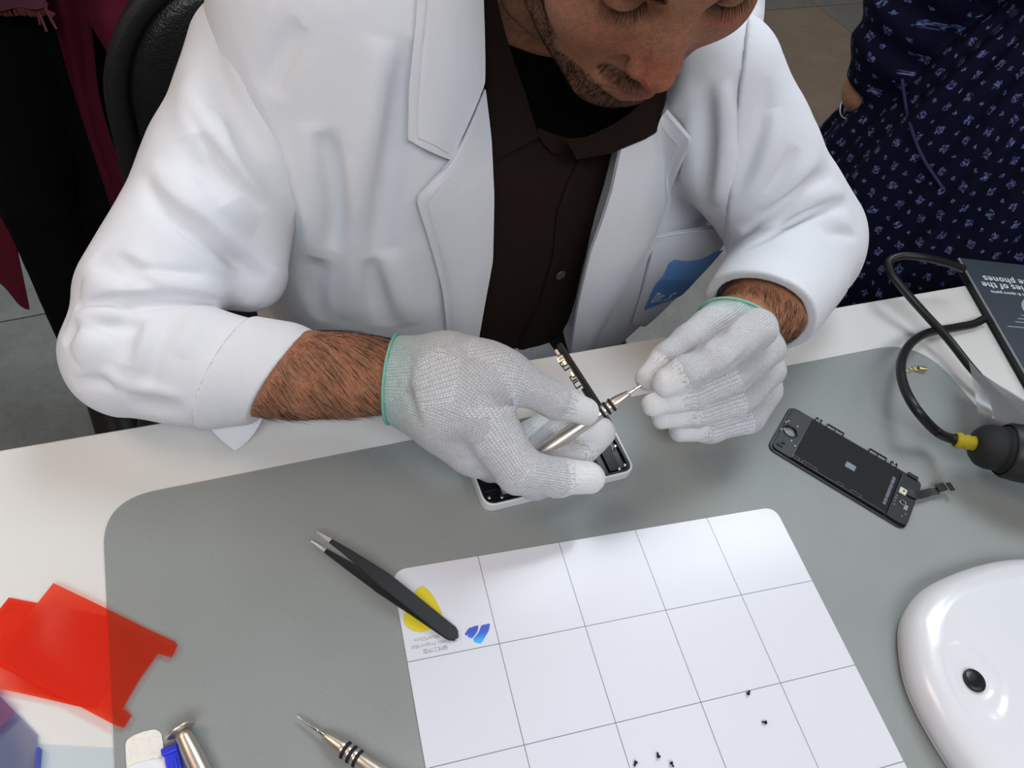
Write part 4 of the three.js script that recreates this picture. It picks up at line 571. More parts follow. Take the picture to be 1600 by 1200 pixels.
// ---------------------------------------------------------------- trousers, shoes and chair of the man
{
  const tr = [...chain([{ p: V(0.22, 0.53, -0.44), r: 0.088 }, { p: V(0.335, 0.53, -0.13), r: 0.066 }, { p: V(0.33, 0.10, -0.16), r: 0.05 }]), ...chain([{ p: V(0.06, 0.53, -0.45), r: 0.088 }, { p: V(0.0, 0.53, -0.12), r: 0.066 }, { p: V(0.0, 0.10, -0.15), r: 0.05 }]), ellip(V(0.14, 0.53, -0.47), [0.175, 0.10, 0.12])];
  const f = joinAll(tr, 0.05); part('trousers', boxUV(netMesh((x, y, z) => f(x, y, z) - 0.003 * fbm(x * 16, y * 16, z * 16, 2), V(-0.2, 0.04, -0.66), V(0.5, 0.68, 0.02), 0.009), 60), mat('#0a0a0d', 0.85, { bumpMap: twill, bumpScale: 0.0002 }));
  for (const x of [0.33, 0.0]) { const s = joinAll(chain([{ p: V(x, 0.05, -0.20), r: 0.045 }, { p: V(x, 0.045, -0.08), r: 0.042 }, { p: V(x, 0.035, 0.03), r: 0.032 }]), 0.03); part('shoe', netMesh((a, b, c) => Math.max(s(a, b, c), -b), V(x - 0.08, -0.02, -0.28), V(x + 0.08, 0.12, 0.1), 0.007), mat('#121212', 0.4)); }
}
{
  const O = V(0.115, 0, -0.52), ch = thing('office_chair', 'black leather chair with a rounded rimmed backrest behind the man in white', 'chair', O); ch.rotation.y = -0.09;
  const leather = dataTex(256, (x, y) => 0.5 + 0.35 * (n64(x, y) - 0.5) + 0.5 * (n128(x, y) - 0.5)), lm = mat('#0b0b0d', 0.36, { bumpMap: rep(leather, 7), bumpScale: 0.0006 }), rim = mat('#100f0f', 0.55, { bumpMap: rep(leather, 9), bumpScale: 0.0004 });
  const back = new THREE.Group(); back.name = 'backrest'; ch.add(back); back.position.set(0, 0.60, -0.16); back.rotation.x = -0.10;
  // padded panel and outer rim: same outline, bent backwards at the sides
  const W = 0.69, H = 0.50, bend = (g) => { const p = g.attributes.position; for (let i = 0; i < p.count; i++) { const x = p.getX(i); p.setZ(i, p.getZ(i) + 0.55 * x * x); } g.computeVertexNormals(); return g; };
  const dens = (s, d, b, seg) => { const g = new THREE.ExtrudeGeometry(s, { depth: d - 2 * b, bevelEnabled: true, bevelSize: b, bevelThickness: b, bevelOffset: -b, bevelSegments: 6, curveSegments: seg }); return g; };
  const pad = (x, y, z) => { const zz = z - 0.55 * x * x, R = 0.15, qx = Math.abs(x) - (W / 2 - 0.023 - R), qy = Math.abs(y) - (H / 2 - 0.023 - R), o = Math.hypot(Math.max(qx, 0), Math.max(qy, 0)) + Math.min(Math.max(qx, qy), 0) - R, t = 0.012 + 0.02 * clamp(-o / 0.09, 0, 1) ** 0.6; return smax(o, Math.abs(zz - 0.012) - t, 0.02) * 0.8; };
  const rimF = (x, y, z) => { const zz = z - 0.55 * x * x, R = 0.18, qx = Math.abs(x) - (W / 2 - R), qy = Math.abs(y) - (H / 2 - R), o = Math.hypot(Math.max(qx, 0), Math.max(qy, 0)) + Math.min(Math.max(qx, qy), 0) - R; return smax(smax(o, -(o + 0.026), 0.006), Math.abs(zz) - 0.025, 0.014) * 0.8; };
  mesh('padding', boxUV(netMesh(pad, V(-0.4, -0.3, -0.1), V(0.4, 0.3, 0.2), 0.007), 1), lm, back); mesh('rim', boxUV(netMesh(rimF, V(-0.4, -0.3, -0.1), V(0.4, 0.3, 0.2), 0.006), 1), rim, back);
  mesh('back_shell', boxUV(netMesh((x, y, z) => { const zz = z - 0.55 * x * x, R = 0.15, qx = Math.abs(x) - (W / 2 - 0.02 - R), qy = Math.abs(y) - (H / 2 - 0.02 - R), o = Math.hypot(Math.max(qx, 0), Math.max(qy, 0)) + Math.min(Math.max(qx, qy), 0) - R; return smax(o, Math.abs(zz + 0.012) - 0.01, 0.005) * 0.8; }, V(-0.4, -0.3, -0.1), V(0.4, 0.3, 0.2), 0.008), 1), rim, back);
  mesh('seat', boxUV(mergeVertices(new RoundedBoxGeometry(0.69, 0.09, 0.42, 5, 0.035).translate(0, 0.366, 0.06)), 1), lm, ch);
  mesh('base', merge([lathe([[0, 0.0], [0.22, 0.0], [0.225, 0.006], [0.22, 0.012], [0.06, 0.03], [0.035, 0.05], [0.03, 0.30], [0.06, 0.312], [0.10, 0.325], [0, 0.325]], 48)]), mat('#1a1a1a', 0.35, { metalness: 0.6 }), ch);
}
// ---------------------------------------------------------------- woman in the patterned dress
{
  const B = V(0.88, 0, -0.50), w = thing('person', 'woman in a navy dress with pale motifs standing behind the dark box', 'person', B), pw = (n, g, m, p = w) => mesh(n, g.translate(-B.x, -B.y, -B.z), m, p);
  const cv = document.createElement('canvas'); cv.width = cv.height = 1024; const c = cv.getContext('2d'); c.fillStyle = '#0a0c24'; c.fillRect(0, 0, 1024, 1024);
  for (let i = 0; i < 6000; i++) { c.fillStyle = `rgba(${30 + 30 * rnd()},${34 + 30 * rnd()},${70 + 40 * rnd()},0.18)`; c.fillRect(rnd() * 1024, rnd() * 1024, 2 + 3 * rnd(), 1); }
  for (let j = 0; j < 16; j++) for (let i = 0; i < 16; i++) { const big = (i + j) % 2 === 0, x = i * 64 + 32 + 12 * (rnd() - 0.5), y = j * 64 + 32 + 12 * (rnd() - 0.5), s = big ? 15 : 7; c.save(); c.translate(x, y); c.rotate((rnd() - 0.5) * 0.5);
    for (let k = 0; k < (big ? 46 : 14); k++) { const a = rnd() * 2 - 1, b = rnd() * 2 - 1; c.fillStyle = `rgba(${95 + 60 * rnd()},${105 + 60 * rnd()},${160 + 50 * rnd()},${0.25 + 0.4 * rnd()})`; c.fillRect(a * s, b * s, 3 + 4 * rnd(), 3 + 4 * rnd()); } c.restore(); }
  const tx = new THREE.CanvasTexture(cv); tx.colorSpace = THREE.SRGBColorSpace; tx.wrapS = tx.wrapT = THREE.RepeatWrapping;
  const dm = mat('#ffffff', 0.85, { specularIntensity: 0.25, map: tx, sheen: 0.2, sheenRoughness: 0.5, sheenColor: new THREE.Color().setRGB(0.2, 0.25, 0.5) });
  const WX = V(0.845, 0.86, -0.49);
  const skirt = (x, y, z) => { const dx = x - 0.925, dz = z + 0.49, th = Math.atan2(dz, dx), k = clamp((0.90 - y) / 0.8, 0, 1), r = 0.126 + 0.20 * Math.pow(k, 0.62) + (0.004 + 0.012 * k) * Math.sin(15 * th + 2 * Math.sin(3 * th)) * sstep(0.0, 0.15, k) + 0.004 * Math.sin(31 * th + y * 9); return Math.max((Math.hypot(dx, dz * 1.08) - r) * 0.75, y - 0.90, 0.46 - y); };
  const trunk = joinAll([ellip(V(0.925, 0.90, -0.49), [0.125, 0.10, 0.12]), ellip(V(0.925, 1.08, -0.48), [0.155, 0.17, 0.135]), bone(V(0.75, 1.26, -0.50), V(0.99, 1.26, -0.48), 0.055, 0.055)], 0.08);
  const smock = (x, y, z) => { const dx = x - 0.925, dz = z + 0.49, th = Math.atan2(dz, dx), k = Math.exp(-(((y - 0.885) / 0.045) ** 2)); return k * (0.0028 * Math.sin(th * 60 + 3 * Math.sin(y * 90)) * (0.6 + 0.4 * Math.sin(y * 420)) - 0.004); };
  const e0 = at(1425, 20, 0.98), w0 = at(1352, 142, 1.07);
  const armU = joinAll(chain([{ p: V(0.755, 1.24, -0.50), r: 0.052 }, { p: e0.clone().lerp(V(0.755, 1.24, -0.5), 0.25), r: 0.052 }, { p: e0, r: 0.052 }, { p: at(1388, 88, 1.02), r: 0.05 }]), 0.03), armO = joinAll(chain([{ p: V(0.985, 1.24, -0.48), r: 0.052 }, { p: V(1.06, 1.0, -0.50), r: 0.05 }, { p: V(1.08, 0.86, -0.46), r: 0.047 }]), 0.03);
  const ripple = (x, y, z) => 0.004 * Math.sin(y * 130 + x * 40) + 0.003 * fbm(x * 30, y * 30, z * 30, 2);
  const dress = (x, y, z) => { let d = smin(skirt(x, y, z), trunk(x, y, z) - smock(x, y, z), 0.02); d = smin(d, armU(x, y, z) - ripple(x, y, z), 0.02); return smin(d, armO(x, y, z) - ripple(x, y, z), 0.02); };
  let g = netMesh(dress, V(0.45, 0.06, -0.9), V(1.25, 1.36, -0.1), 0.0075);
  { const p = g.attributes.position, u = new Float32Array(p.count * 2); for (let i = 0; i < p.count; i++) { const x = p.getX(i), y = p.getY(i), z = p.getZ(i); u[2 * i] = Math.atan2(z + 0.49, x - 0.925) * (0.142 + 0.1) / 0.32 ; u[2 * i + 1] = y / 0.32; } g.setAttribute('uv', new THREE.BufferAttribute(u, 2)); }
  const dr = pw('dress', g, dm);
  const cord = tube([[1404, 128], [1410, 170], [1420, 210], [1436, 250], [1466, 296]].map(([u, v]) => { const p = hit(dress, u, v) || at(u, v, 0.9); return p.addScaledVector(FWD, -0.009); }), 0.0022, 40, 6); pw('drawstring', cord, mat('#1c2350', 0.7), dr);
  const sk = mat([0.50, 0.25, 0.15], 0.5, { map: skinTex });
  const hd = V(0.925, 1.50, -0.44), bodyF = joinAll([...chain([{ p: at(1392, 80, 1.02), r: 0.036 }, { p: w0, r: 0.026 }, { p: at(1356, 178, 1.12), r: 0.028 }, { p: at(1400, 215, 1.13), r: 0.02 }]), ...chain([{ p: V(1.08, 0.9, -0.46), r: 0.036 }, { p: V(1.07, 0.74, -0.40), r: 0.026 }, { p: V(1.06, 0.64, -0.37), r: 0.026 }]), bone(V(0.925, 1.2, -0.48), hd.clone().add(V(0, -0.1, 0)), 0.055, 0.05), ellip(hd, [0.073, 0.105, 0.09]), ellip(hd.clone().add(V(-0.01, -0.02, 0.095)), [0.012, 0.022, 0.016]), bone(V(0.85, 0.5, -0.5), V(0.85, 0.05, -0.5), 0.05, 0.036), bone(V(1.0, 0.5, -0.5), V(1.0, 0.05, -0.5), 0.05, 0.036), bone(V(0.925, 1.22, -0.49), V(0.92, 0.50, -0.5), 0.085, 0.09)], 0.02);
  pw('body', boxUV(netMesh((x, y, z) => bodyF(x, y, z), V(0.5, 0.0, -0.9), V(1.25, 1.66, -0.2), 0.008), 8), sk);
  pw('hair', netMesh((x, y, z) => Math.max(ellip(hd.clone().add(V(0, 0.02, -0.02)), [0.09, 0.12, 0.10])(x, y, z) , -ellip(hd.clone().add(V(0, -0.03, 0.07)), [0.06, 0.085, 0.08])(x, y, z)), V(0.7, 1.3, -0.65), V(1.05, 1.7, -0.25), 0.009), mat('#171210', 0.5));
  for (const x of [0.85, 1.0]) { const s = joinAll(chain([{ p: V(x, 0.045, -0.53), r: 0.036 }, { p: V(x, 0.035, -0.36), r: 0.032 }]), 0.02); pw('shoe', netMesh((a, b, q) => Math.max(s(a, b, q), -b), V(x - 0.06, -0.01, -0.6), V(x + 0.06, 0.1, -0.3), 0.007), mat('#141418', 0.4)); }
  const bn = at(1344, 156, 1.075), bg = new THREE.TorusGeometry(0.030, 0.0012, 8, 40), ax = at(1356, 178, 1.12).sub(w0).normalize(); bg.applyQuaternion(new THREE.Quaternion().setFromUnitVectors(V(0, 0, 1), ax.add(V(0.1, 0.3, 0.35)).normalize())); bg.translate(bn.x, bn.y, bn.z); pw('bangle', bg, M.bright);
}
// ---------------------------------------------------------------- person in the dark red coat, cut off by the frame
{
  const B = V(-0.42, 0, -0.95), w = thing('person', 'person in black trousers and a long dark red coat, standing behind the chair', 'person', B), pw = (n, g, m, p = w) => mesh(n, g.translate(-B.x, -B.y, -B.z), m, p);
  const j = (u, v, t, r) => ({ p: at(u, v, t), r: r / FPX * t });
  const A = [j(30, -40, 1.0, 66), j(58, 320, 1.14, 50), j(156, 585, 1.30, 36)], Bl = [j(150, -20, 1.06, 52), j(176, 330, 1.22, 48), j(220, 590, 1.38, 34)];
  const hip = A[0].p.clone().lerp(Bl[0].p, 0.5); hip.y = 0.86; A.unshift({ p: hip.clone().add(V(-0.08, 0, 0.02)), r: 0.088 }); Bl.unshift({ p: hip.clone().add(V(0.07, 0, -0.02)), r: 0.088 });
  A[3].p.y = 0.09; Bl[3].p.y = 0.09;
  const black = mat([0.0022, 0.0022, 0.003], 0.95, { specularIntensity: 0.15, bumpMap: twill, bumpScale: 0.0002 });
  const legs = joinAll([...chain(A), ...chain(Bl)], 0.012); pw('trousers', boxUV(netMesh((x, y, z) => legs(x, y, z) - 0.003 * fbm(x * 14, y * 9, z * 14, 2), V(-0.8, 0.02, -1.4), V(0.1, 1.0, -0.4), 0.009), 60), black);
  for (const L of [A, Bl]) { const a = L[3].p, d = V(0.25, 0, 1).normalize(), s = joinAll(chain([{ p: V(a.x, 0.04, a.z).addScaledVector(d, -0.05), r: 0.04 }, { p: V(a.x, 0.04, a.z).addScaledVector(d, 0.13), r: 0.036 }]), 0.02); pw('shoe', netMesh((x, y, z) => Math.max(s(x, y, z), -y), V(a.x - 0.2, -0.01, a.z - 0.2), V(a.x + 0.2, 0.1, a.z + 0.25), 0.008), mat('#0a0a0a', 0.4)); }
  const tors = joinAll([ellip(V(hip.x, 0.98, hip.z), [0.17, 0.16, 0.12]), ellip(V(hip.x, 1.25, hip.z), [0.19, 0.2, 0.13]), bone(V(hip.x - 0.16, 1.4, hip.z), V(hip.x + 0.16, 1.4, hip.z), 0.06, 0.06)], 0.08);
  pw('jumper', netMesh((x, y, z) => tors(x, y, z) + 0.012, V(hip.x - 0.4, 0.75, hip.z - 0.3), V(hip.x + 0.4, 1.55, hip.z + 0.3), 0.011), black);
  const red = mat([0.07, 0.006, 0.015], 0.9, { specularIntensity: 0.2, bumpMap: twill, bumpScale: 0.0002, sheen: 0.3, sheenColor: new THREE.Color().setRGB(0.12, 0.012, 0.025), side: THREE.DoubleSide });
  // coat skirts hang round the legs: cloth sheets with depth, folded towards the back
  const sheet = (L, R, bow, th = 0.005) => { const P = [], n = 24, m = 12, cl = new THREE.CatmullRomCurve3(L), cr = new THREE.CatmullRomCurve3(R); const back = V(0, 0, -1); for (let k = 0; k < 2; k++) for (let i = 0; i <= n; i++) { const a = cl.getPoint(i / n), b = cr.getPoint(i / n); for (let q = 0; q <= m; q++) { const p = a.clone().lerp(b, q / m); p.addScaledVector(back, -bow * Math.sin(Math.PI * q / m) + 0.006 * Math.sin(9 * q / m + 3 * i / n) + k * th); P.push(p.x, p.y, p.z); } } const I = [], N = (n + 1) * (m + 1); for (let i = 0; i < n; i++) for (let q = 0; q < m; q++) { const a = i * (m + 1) + q, b = a + m + 1; I.push(a, b, a + 1, a + 1, b, b + 1, N + a, N + a + 1, N + b, N + a + 1, N + b + 1, N + b); } const edge = (a, b) => I.push(a, b, N + a, b, N + b, N + a); for (let i = 0; i < n; i++) { edge(i * (m + 1), (i + 1) * (m + 1)); edge((i + 1) * (m + 1) + m, i * (m + 1) + m); } for (let q = 0; q < m; q++) { edge(q + 1, q); edge(n * (m + 1) + q, n * (m + 1) + q + 1); } const g = new THREE.BufferGeometry(); g.setAttribute('position', new THREE.Float32BufferAttribute(P, 3)); g.setIndex(I); g.computeVertexNormals(); return boxUV(g, 60); };
  const a = (u, v, t) => at(u, v, t), top = (x, z) => V(x, 1.35, z);
  pw('coat', merge2([
    sheet([top(hip.x - 0.20, hip.z - 0.02), a(-70, -40, 1.02), a(-55, 200, 1.16), a(-30, 395, 1.24)], [top(hip.x - 0.12, hip.z + 0.10), a(-28, -40, 1.0), a(0, 240, 1.12), a(46, 482, 1.24)], 0.02),
    sheet([top(hip.x + 0.02, hip.z + 0.12), a(84, 40, 0.99), a(118, 160, 1.06), a(175, 330, 1.16)], [top(hip.x + 0.10, hip.z + 0.10), a(142, 40, 0.99), a(160, 170, 1.06), a(222, 345, 1.16)], 0.015),
    sheet([top(hip.x + 0.08, hip.z + 0.13), a(112, -30, 0.955), a(135, 30, 0.97), a(167, 82, 0.985)], [top(hip.x + 0.21, hip.z + 0.02), a(212, -30, 0.965), a(232, 20, 0.975), a(236, 60, 0.985)], 0.02)]), red);
  pw('coat_top', netMesh((x, y, z) => Math.max(tors(x, y, z) - 0.016, 0.84 - y, -Math.max(Math.abs(x - hip.x) - 0.045, hip.z - z)), V(hip.x - 0.4, 0.75, hip.z - 0.3), V(hip.x + 0.4, 1.55, hip.z + 0.3), 0.011), red);
  // fringed scarf end
  const sc = [], cols = [[0.05, 0.008, 0.02], [0.03, 0.012, 0.05], [0.16, 0.03, 0.02], [0.08, 0.015, 0.06]];
  const scarf = pw('scarf', sheet([top(hip.x - 0.05, hip.z + 0.14), a(-30, -60, 0.92), a(-20, 10, 0.93)], [top(hip.x + 0.03, hip.z + 0.14), a(72, -60, 0.92), a(72, 8, 0.93)], 0.01, 0.006), mat(cols[0], 0.95));
  for (let k = 0; k < 46; k++) { const u = -20 + 96 * rnd(); sc.push(tube([a(u, 4, 0.928), a(u + 6 * (rnd() - 0.5), 14, 0.93), a(u + 4 + 14 * (u > 60 ? 1 : 0) * rnd(), 22 + (u > 55 ? 28 : 4) * rnd(), 0.935)], 0.0016, 8, 5)); }
  pw('scarf_fringe', merge(sc), mat([0.09, 0.014, 0.018], 0.95), scarf).userData.kind = 'stuff';
  const hd = V(hip.x, 1.66, hip.z + 0.05), bf = joinAll([bone(V(hip.x, 1.4, hip.z), V(hip.x, 1.58, hip.z + 0.03), 0.055, 0.05), ellip(hd, [0.075, 0.11, 0.095]), ellip(hd.clone().add(V(0, -0.02, 0.1)), [0.012, 0.022, 0.016]), bone(V(hip.x, 1.4, hip.z), V(hip.x, 0.9, hip.z), 0.09, 0.09)], 0.02);
  pw('body', netMesh(bf, V(hip.x - 0.2, 0.7, hip.z - 0.3), V(hip.x + 0.2, 1.85, hip.z + 0.3), 0.01), mat([0.5, 0.27, 0.17], 0.5));
  const slv = joinAll([...chain([{ p: V(hip.x - 0.2, 1.38, hip.z), r: 0.06 }, { p: V(hip.x - 0.27, 1.1, hip.z), r: 0.055 }, { p: V(hip.x - 0.22, 0.9, hip.z + 0.12), r: 0.05 }]), ...chain([{ p: V(hip.x + 0.2, 1.38, hip.z), r: 0.06 }, { p: V(hip.x + 0.27, 1.12, hip.z - 0.05), r: 0.055 }, { p: V(hip.x + 0.25, 0.92, hip.z - 0.1), r: 0.05 }])], 0.02); pw('coat_sleeves', netMesh(slv, V(hip.x - 0.4, 0.8, hip.z - 0.3), V(hip.x + 0.4, 1.5, hip.z + 0.3), 0.011), red);
  pw('hair', netMesh((x, y, z) => Math.max(ellip(hd.clone().add(V(0, 0.02, -0.02)), [0.09, 0.12, 0.105])(x, y, z), -ellip(hd.clone().add(V(0, -0.03, 0.08)), [0.06, 0.085, 0.08])(x, y, z)), V(hip.x - 0.2, 1.5, hip.z - 0.3), V(hip.x + 0.2, 1.9, hip.z + 0.3), 0.01), mat('#171210', 0.5));
}
// ---------------------------------------------------------------- things held and things on the right
{ // driver in the hand: rests between thumb and middle finger
  const tip = at(1021, 589, 0.5412), tail = at(838, 712, 0.549), dir = tail.clone().sub(tip).normalize();
  screwdriver('steel precision screwdriver with black rings held between the gloved hands', tip, tip.clone().addScaledVector(dir, 0.1096));
}
{ // opened white phone body under the hand
  const C = V(0.1305, SIL, -0.0675), p = thing('phone_housing', 'opened white phone shell with black insides under the gloved hand', 'phone', C); p.rotation.y = EROT + 0.01; const q = 0.001;
  const shell = new THREE.MeshPhysicalMaterial({ color: '#e4e2e3', roughness: 0.35, clearcoat: 0.4 }), blk = mat('#0d0d0f', 0.4), pcb = mat('#101412', 0.5), can = mat('#2c2c30', 0.5, { metalness: 0.4 });
  const rim = rrect(124 * q, 59 * q, 10 * q); const hole = new THREE.Path(); rrect(120.4 * q, 55.4 * q, 8.4 * q, -60.2 * q, -27.7 * q, hole); rim.holes.push(hole);
  mesh('shell_rim', slab(rim, 9 * q, 0.8 * q), shell, p); mesh('shell_floor', slab(rrect(121 * q, 56 * q, 8.4 * q), 2 * q), shell, p);
  mesh('inner_frame', slab(rrect(120 * q, 55 * q, 8.2 * q), 3.2 * q, 0.3 * q).translate(0, 2 * q, 0), blk, p);
  const inner = rrect(120 * q, 55 * q, 8.2 * q), ih = new THREE.Path(); rrect(116 * q, 51 * q, 6.5 * q, -58 * q, -25.5 * q, ih); inner.holes.push(ih); mesh('inner_lip', slab(inner, 5.6 * q, 0.4 * q).translate(0, 2.2 * q, 0), blk, p);
  tag(mesh('battery', box(84 * q, 2.6 * q, 31 * q, -6 * q, 6.2 * q, 9 * q, 0.5 * q), mat('#0c0c0d', 0.55), p), 'dark battery'); mesh('battery_label', box(13 * q, 0.2 * q, 24 * q, -39 * q, 7.6 * q, 10 * q), mat('#8c8c90', 0.6), p);
  mesh('logic_board', box(92 * q, 1.2 * q, 17 * q, -2 * q, 5.8 * q, -16 * q, 0.3 * q), pcb, p);
  for (const [x, z, w, d] of [[-34, -16, 18, 12], [-12, -17, 16, 11], [14, -16, 22, 12], [36, -18, 10, 8]]) mesh('shield_can', box(w * q, 1.4 * q, d * q, x * q, 7 * q, z * q, 0.3 * q), can, p);
  mesh('speaker_box', box(14 * q, 3 * q, 26 * q, -52 * q, 6 * q, 4 * q, 0.6 * q), blk, p); mesh('camera_block', box(12 * q, 3 * q, 11 * q, 52 * q, 6.2 * q, -17 * q, 0.6 * q), blk, p); tag(mesh('board_plate', box(9 * q, 0.6 * q, 40 * q, 47 * q, 7.2 * q, 4 * q), mat('#0e0e10', 0.5), p), 'dark flat bracket');
  const wig = [[-10, 21], [-6, 17.5], [-2, 20.5], [2, 16.5], [6, 20], [10, 17], [14, 20]].map(([x, z]) => V((53 - (z - 16) * 0.3) * q, 8.0 * q, (x - 6) * q)); mesh('flex_cable', tube(wig, 0.7 * q, 40, 6), mat('#8d8d90', 0.35, { metalness: 0.8 }), p);
  for (const [x, z] of [[-56, 22], [-55, -22], [-47, 24], [56, 22], [50, 24], [57, -8], [56, 4]]) mesh('screw', lathe([[0, 0], [1.3 * q, 0], [1.3 * q, 0.5 * q], [0.5 * q, 0.9 * q], [0, 0.6 * q]], 14).translate(x * q, 7.6 * q, z * q), M.bright, p);
}
{ // display lifted off the housing, seen on its edge
  const a = at(872, 537, 0.585), b = at(936, 636, 0.557), top = b.clone().sub(a).normalize(), view = ray(907, 590).normalize();
  const down = view.clone().addScaledVector(top, -view.dot(top)).normalize(), nrm = V(0, 0, 0).crossVectors(top, down).normalize();   // the sheet runs away from the eye
  const p = thing('lifted_display', 'black phone display lifted on edge behind the screwdriver, brass clips along its side', 'phone part', a); const m4 = new THREE.Matrix4().makeBasis(top, down, nrm); p.quaternion.setFromRotationMatrix(m4);
  const L = b.distanceTo(a), q = 0.001, blk = mat('#09090a', 0.6);
  mesh('panel', box(L, 0.052, 0.0026, L / 2, 0.026, 0, 0.0008), blk, p); mesh('edge_frame', box(L, 0.006, 0.0048, L / 2, 0.003, 0.0004, 0.0008), blk, p); mesh('back_plate', box(L - 0.004, 0.044, 0.0008, L / 2, 0.026, 0.0019), mat('#2a2a2d', 0.35, { metalness: 0.6 }), p);
  const s = nrm.dot(RIGHT) < 0 ? 1 : -1;   // clips on the side to the left
  const frame = (x, w, h) => merge([box(w, 0.0012, 0.0008, x, 0.004, s * (0.0024 + h)), box(0.0008, 0.0012, h, x - w / 2, 0.004, s * (0.0024 + h / 2)), box(0.0008, 0.0012, h, x + w / 2, 0.004, s * (0.0024 + h / 2))]);
  for (const [f, w, h, m] of [[0.17, 0.0035, 0.0042, M.brass], [0.235, 0.0038, 0.0046, M.black], [0.30, 0.0036, 0.0042, M.black], [0.475, 0.004, 0.004, M.black], [0.575, 0.0048, 0.0042, M.black]]) tag(mesh('clip', frame(f * L, w, h), m, p), m === M.brass ? 'brass clip' : 'dark wire clip');
  tag(mesh('contact', merge([box(0.004, 0.003, 0.003, 0.255 * L, 0.003, s * 0.0036, 0.0005), box(0.0045, 0.003, 0.0026, 0.44 * L, 0.003, s * 0.0034, 0.0005)]), M.brass, p), 'brass contact block'); tag(mesh('contact', box(0.006, 0.004, 0.0036, 0.08 * L, 0.003, s * 0.004, 0.001), mat('#9b9ba0', 0.35, { metalness: 0.7 }), p), 'grey metal contact');
  mesh('side_tab', box(0.014, 0.004, 0.0022, 0.78 * L, 0.004, s * 0.003, 0.0006), blk, p);
}
{ // loose screen assembly, face down
  const P0 = onY(1218, 665, SIL + 0.002), P1 = onY(1428, 790, SIL + 0.002), C = P0.clone().lerp(P1, 0.5); C.y = SIL; const q = 0.001, d = P1.clone().sub(P0), p = thing('screen_assembly', 'black phone screen lying face down on the grey mat, flat cable at its end', 'phone part', C); p.rotation.y = Math.atan2(-d.z, d.x);
  const L = 121, W = 57.5, blk = mat('#111113', 0.38), plate = mat('#131416', 0.55, { metalness: 0.35, bumpMap: rep(grainTex, 30), bumpScale: 0.0001 });
  const hl = (s, x, z, r) => { const h = new THREE.Path(); h.absarc(x * q, z * q, r * q, 0, 2 * Math.PI); s.holes.push(h); return s; };
  mesh('bezel', slab(hl(rrect(L * q, W * q, 8 * q), -50.5, 0, 5.6), 1.6 * q, 0.5 * q), blk, p);
  mesh('end_frame', slab(hl(rrect(18 * q, (W - 5) * q, [5 * q, 0.5 * q, 0.5 * q, 5 * q], -58 * q, -(W - 5) / 2 * q), -50.5, 0, 5.6), 1.6 * q, 0.3 * q).translate(0, 1.5 * q, 0), mat('#1d1e21', 0.45), p);
  const ringG = new THREE.TorusGeometry(6.3 * q, 0.6 * q, 8, 40, 4.2); ringG.rotateX(Math.PI / 2); mesh('button_ring', ringG.translate(-50.5 * q, 3.2 * q, 0), blk, p);
  mesh('shield_plate', box(83 * q, 1.5 * q, 51.5 * q, 1 * q, 2.6 * q, 0, 0.4 * q), plate, p);
  mesh('plate_fold', merge([box(83 * q, 1.3 * q, 0.7 * q, 1 * q, 3.2 * q, 25.2 * q), box(0.6 * q, 1.2 * q, 51 * q, -40.2 * q, 3.2 * q, 0)]), mat('#4a4a4d', 0.35, { metalness: 0.6 }), p);
  for (const [x, w] of [[-37, 6], [-25, 13], [2, 5], [16, 9]]) mesh('plate_clip', merge([box(w * q, 0.8 * q, 0.5 * q, x * q, 3.5 * q, 22.6 * q), box(0.5 * q, 0.8 * q, 2.6 * q, (x - w / 2) * q, 3.5 * q, 23.8 * q), box(0.5 * q, 0.8 * q, 2.6 * q, (x + w / 2) * q, 3.5 * q, 23.8 * q)]), mat('#5c5c5e', 0.35, { metalness: 0.7 }), p);
  const lug = (x, w, n) => { const g = [box(w * q, 1.2 * q, 0.9 * q, x * q, 2.6 * q, -(W / 2 + 2.0) * q)]; for (let i = 0; i <= n; i++) g.push(box(0.9 * q, 1.2 * q, 3 * q, (x - w / 2 + w * i / n) * q, 2.6 * q, -(W / 2 + 0.6) * q)); return merge(g); };
  for (const [x, w, n] of [[-34.5, 5, 1], [-19, 15, 2], [20, 15, 2], [34.5, 5, 1]]) { mesh('side_lug', lug(x, w, n), blk, p); }
  for (const [x, z] of [[-34.5, -30.4], [34.5, -30.4], [-57.5, -6.5], [-56, -9], [-47.5, -9], [-57.8, 4], [-56.2, 2], [-46.5, 9.5], [-42, 12.5]]) mesh('rivet', lathe([[0, 1.2 * q], [0.6 * q, 1.1 * q], [1.0 * q, 0.6 * q], [1.1 * q, 0]], 12).translate(x * q, 2.9 * q, z * q), mat('#c9c9c9', 0.3, { metalness: 0.7 }), p);
  mesh('slot_block', merge([box(5 * q, 1 * q, 3 * q, -53 * q, 3.4 * q, 20 * q), box(3 * q, 1 * q, 2 * q, -51 * q, 3.4 * q, 16 * q)]), mat('#050506', 0.5), p);
  tag(mesh('sticker', box(8.5 * q, 0.25 * q, 6 * q, 4 * q, 3.5 * q, 0), mat('#a9bbd6', 0.5, { map: dataTex(64, (x, y) => { const a = 0.72 + 0.4 * (n16(x, y) - 0.5); return [a, a, a]; }, true) }), p), 'pale blue square sticker');
  tag(mesh('code_strip', box(2.6 * q, 0.2 * q, 33 * q, 38.5 * q, 3.5 * q, 1 * q), mat('#8a93a6', 0.5, { map: (() => { const t = dataTex(64, (x, y) => { const a = n16(x * 2, y * 2) > 0.5 ? 1 : 0.25; return [a, a, a]; }, true); return t; })() }), p), 'pale printed strip');
  // end block with earpiece, connector and flat cable
  mesh('end_block', slab(rrect(17 * q, 52 * q, [0.5 * q, 6 * q, 6 * q, 0.5 * q], 43 * q, -26 * q), 2.6 * q, 0.5 * q).translate(0, 1.4 * q, 0), mat('#17171a', 0.4), p);
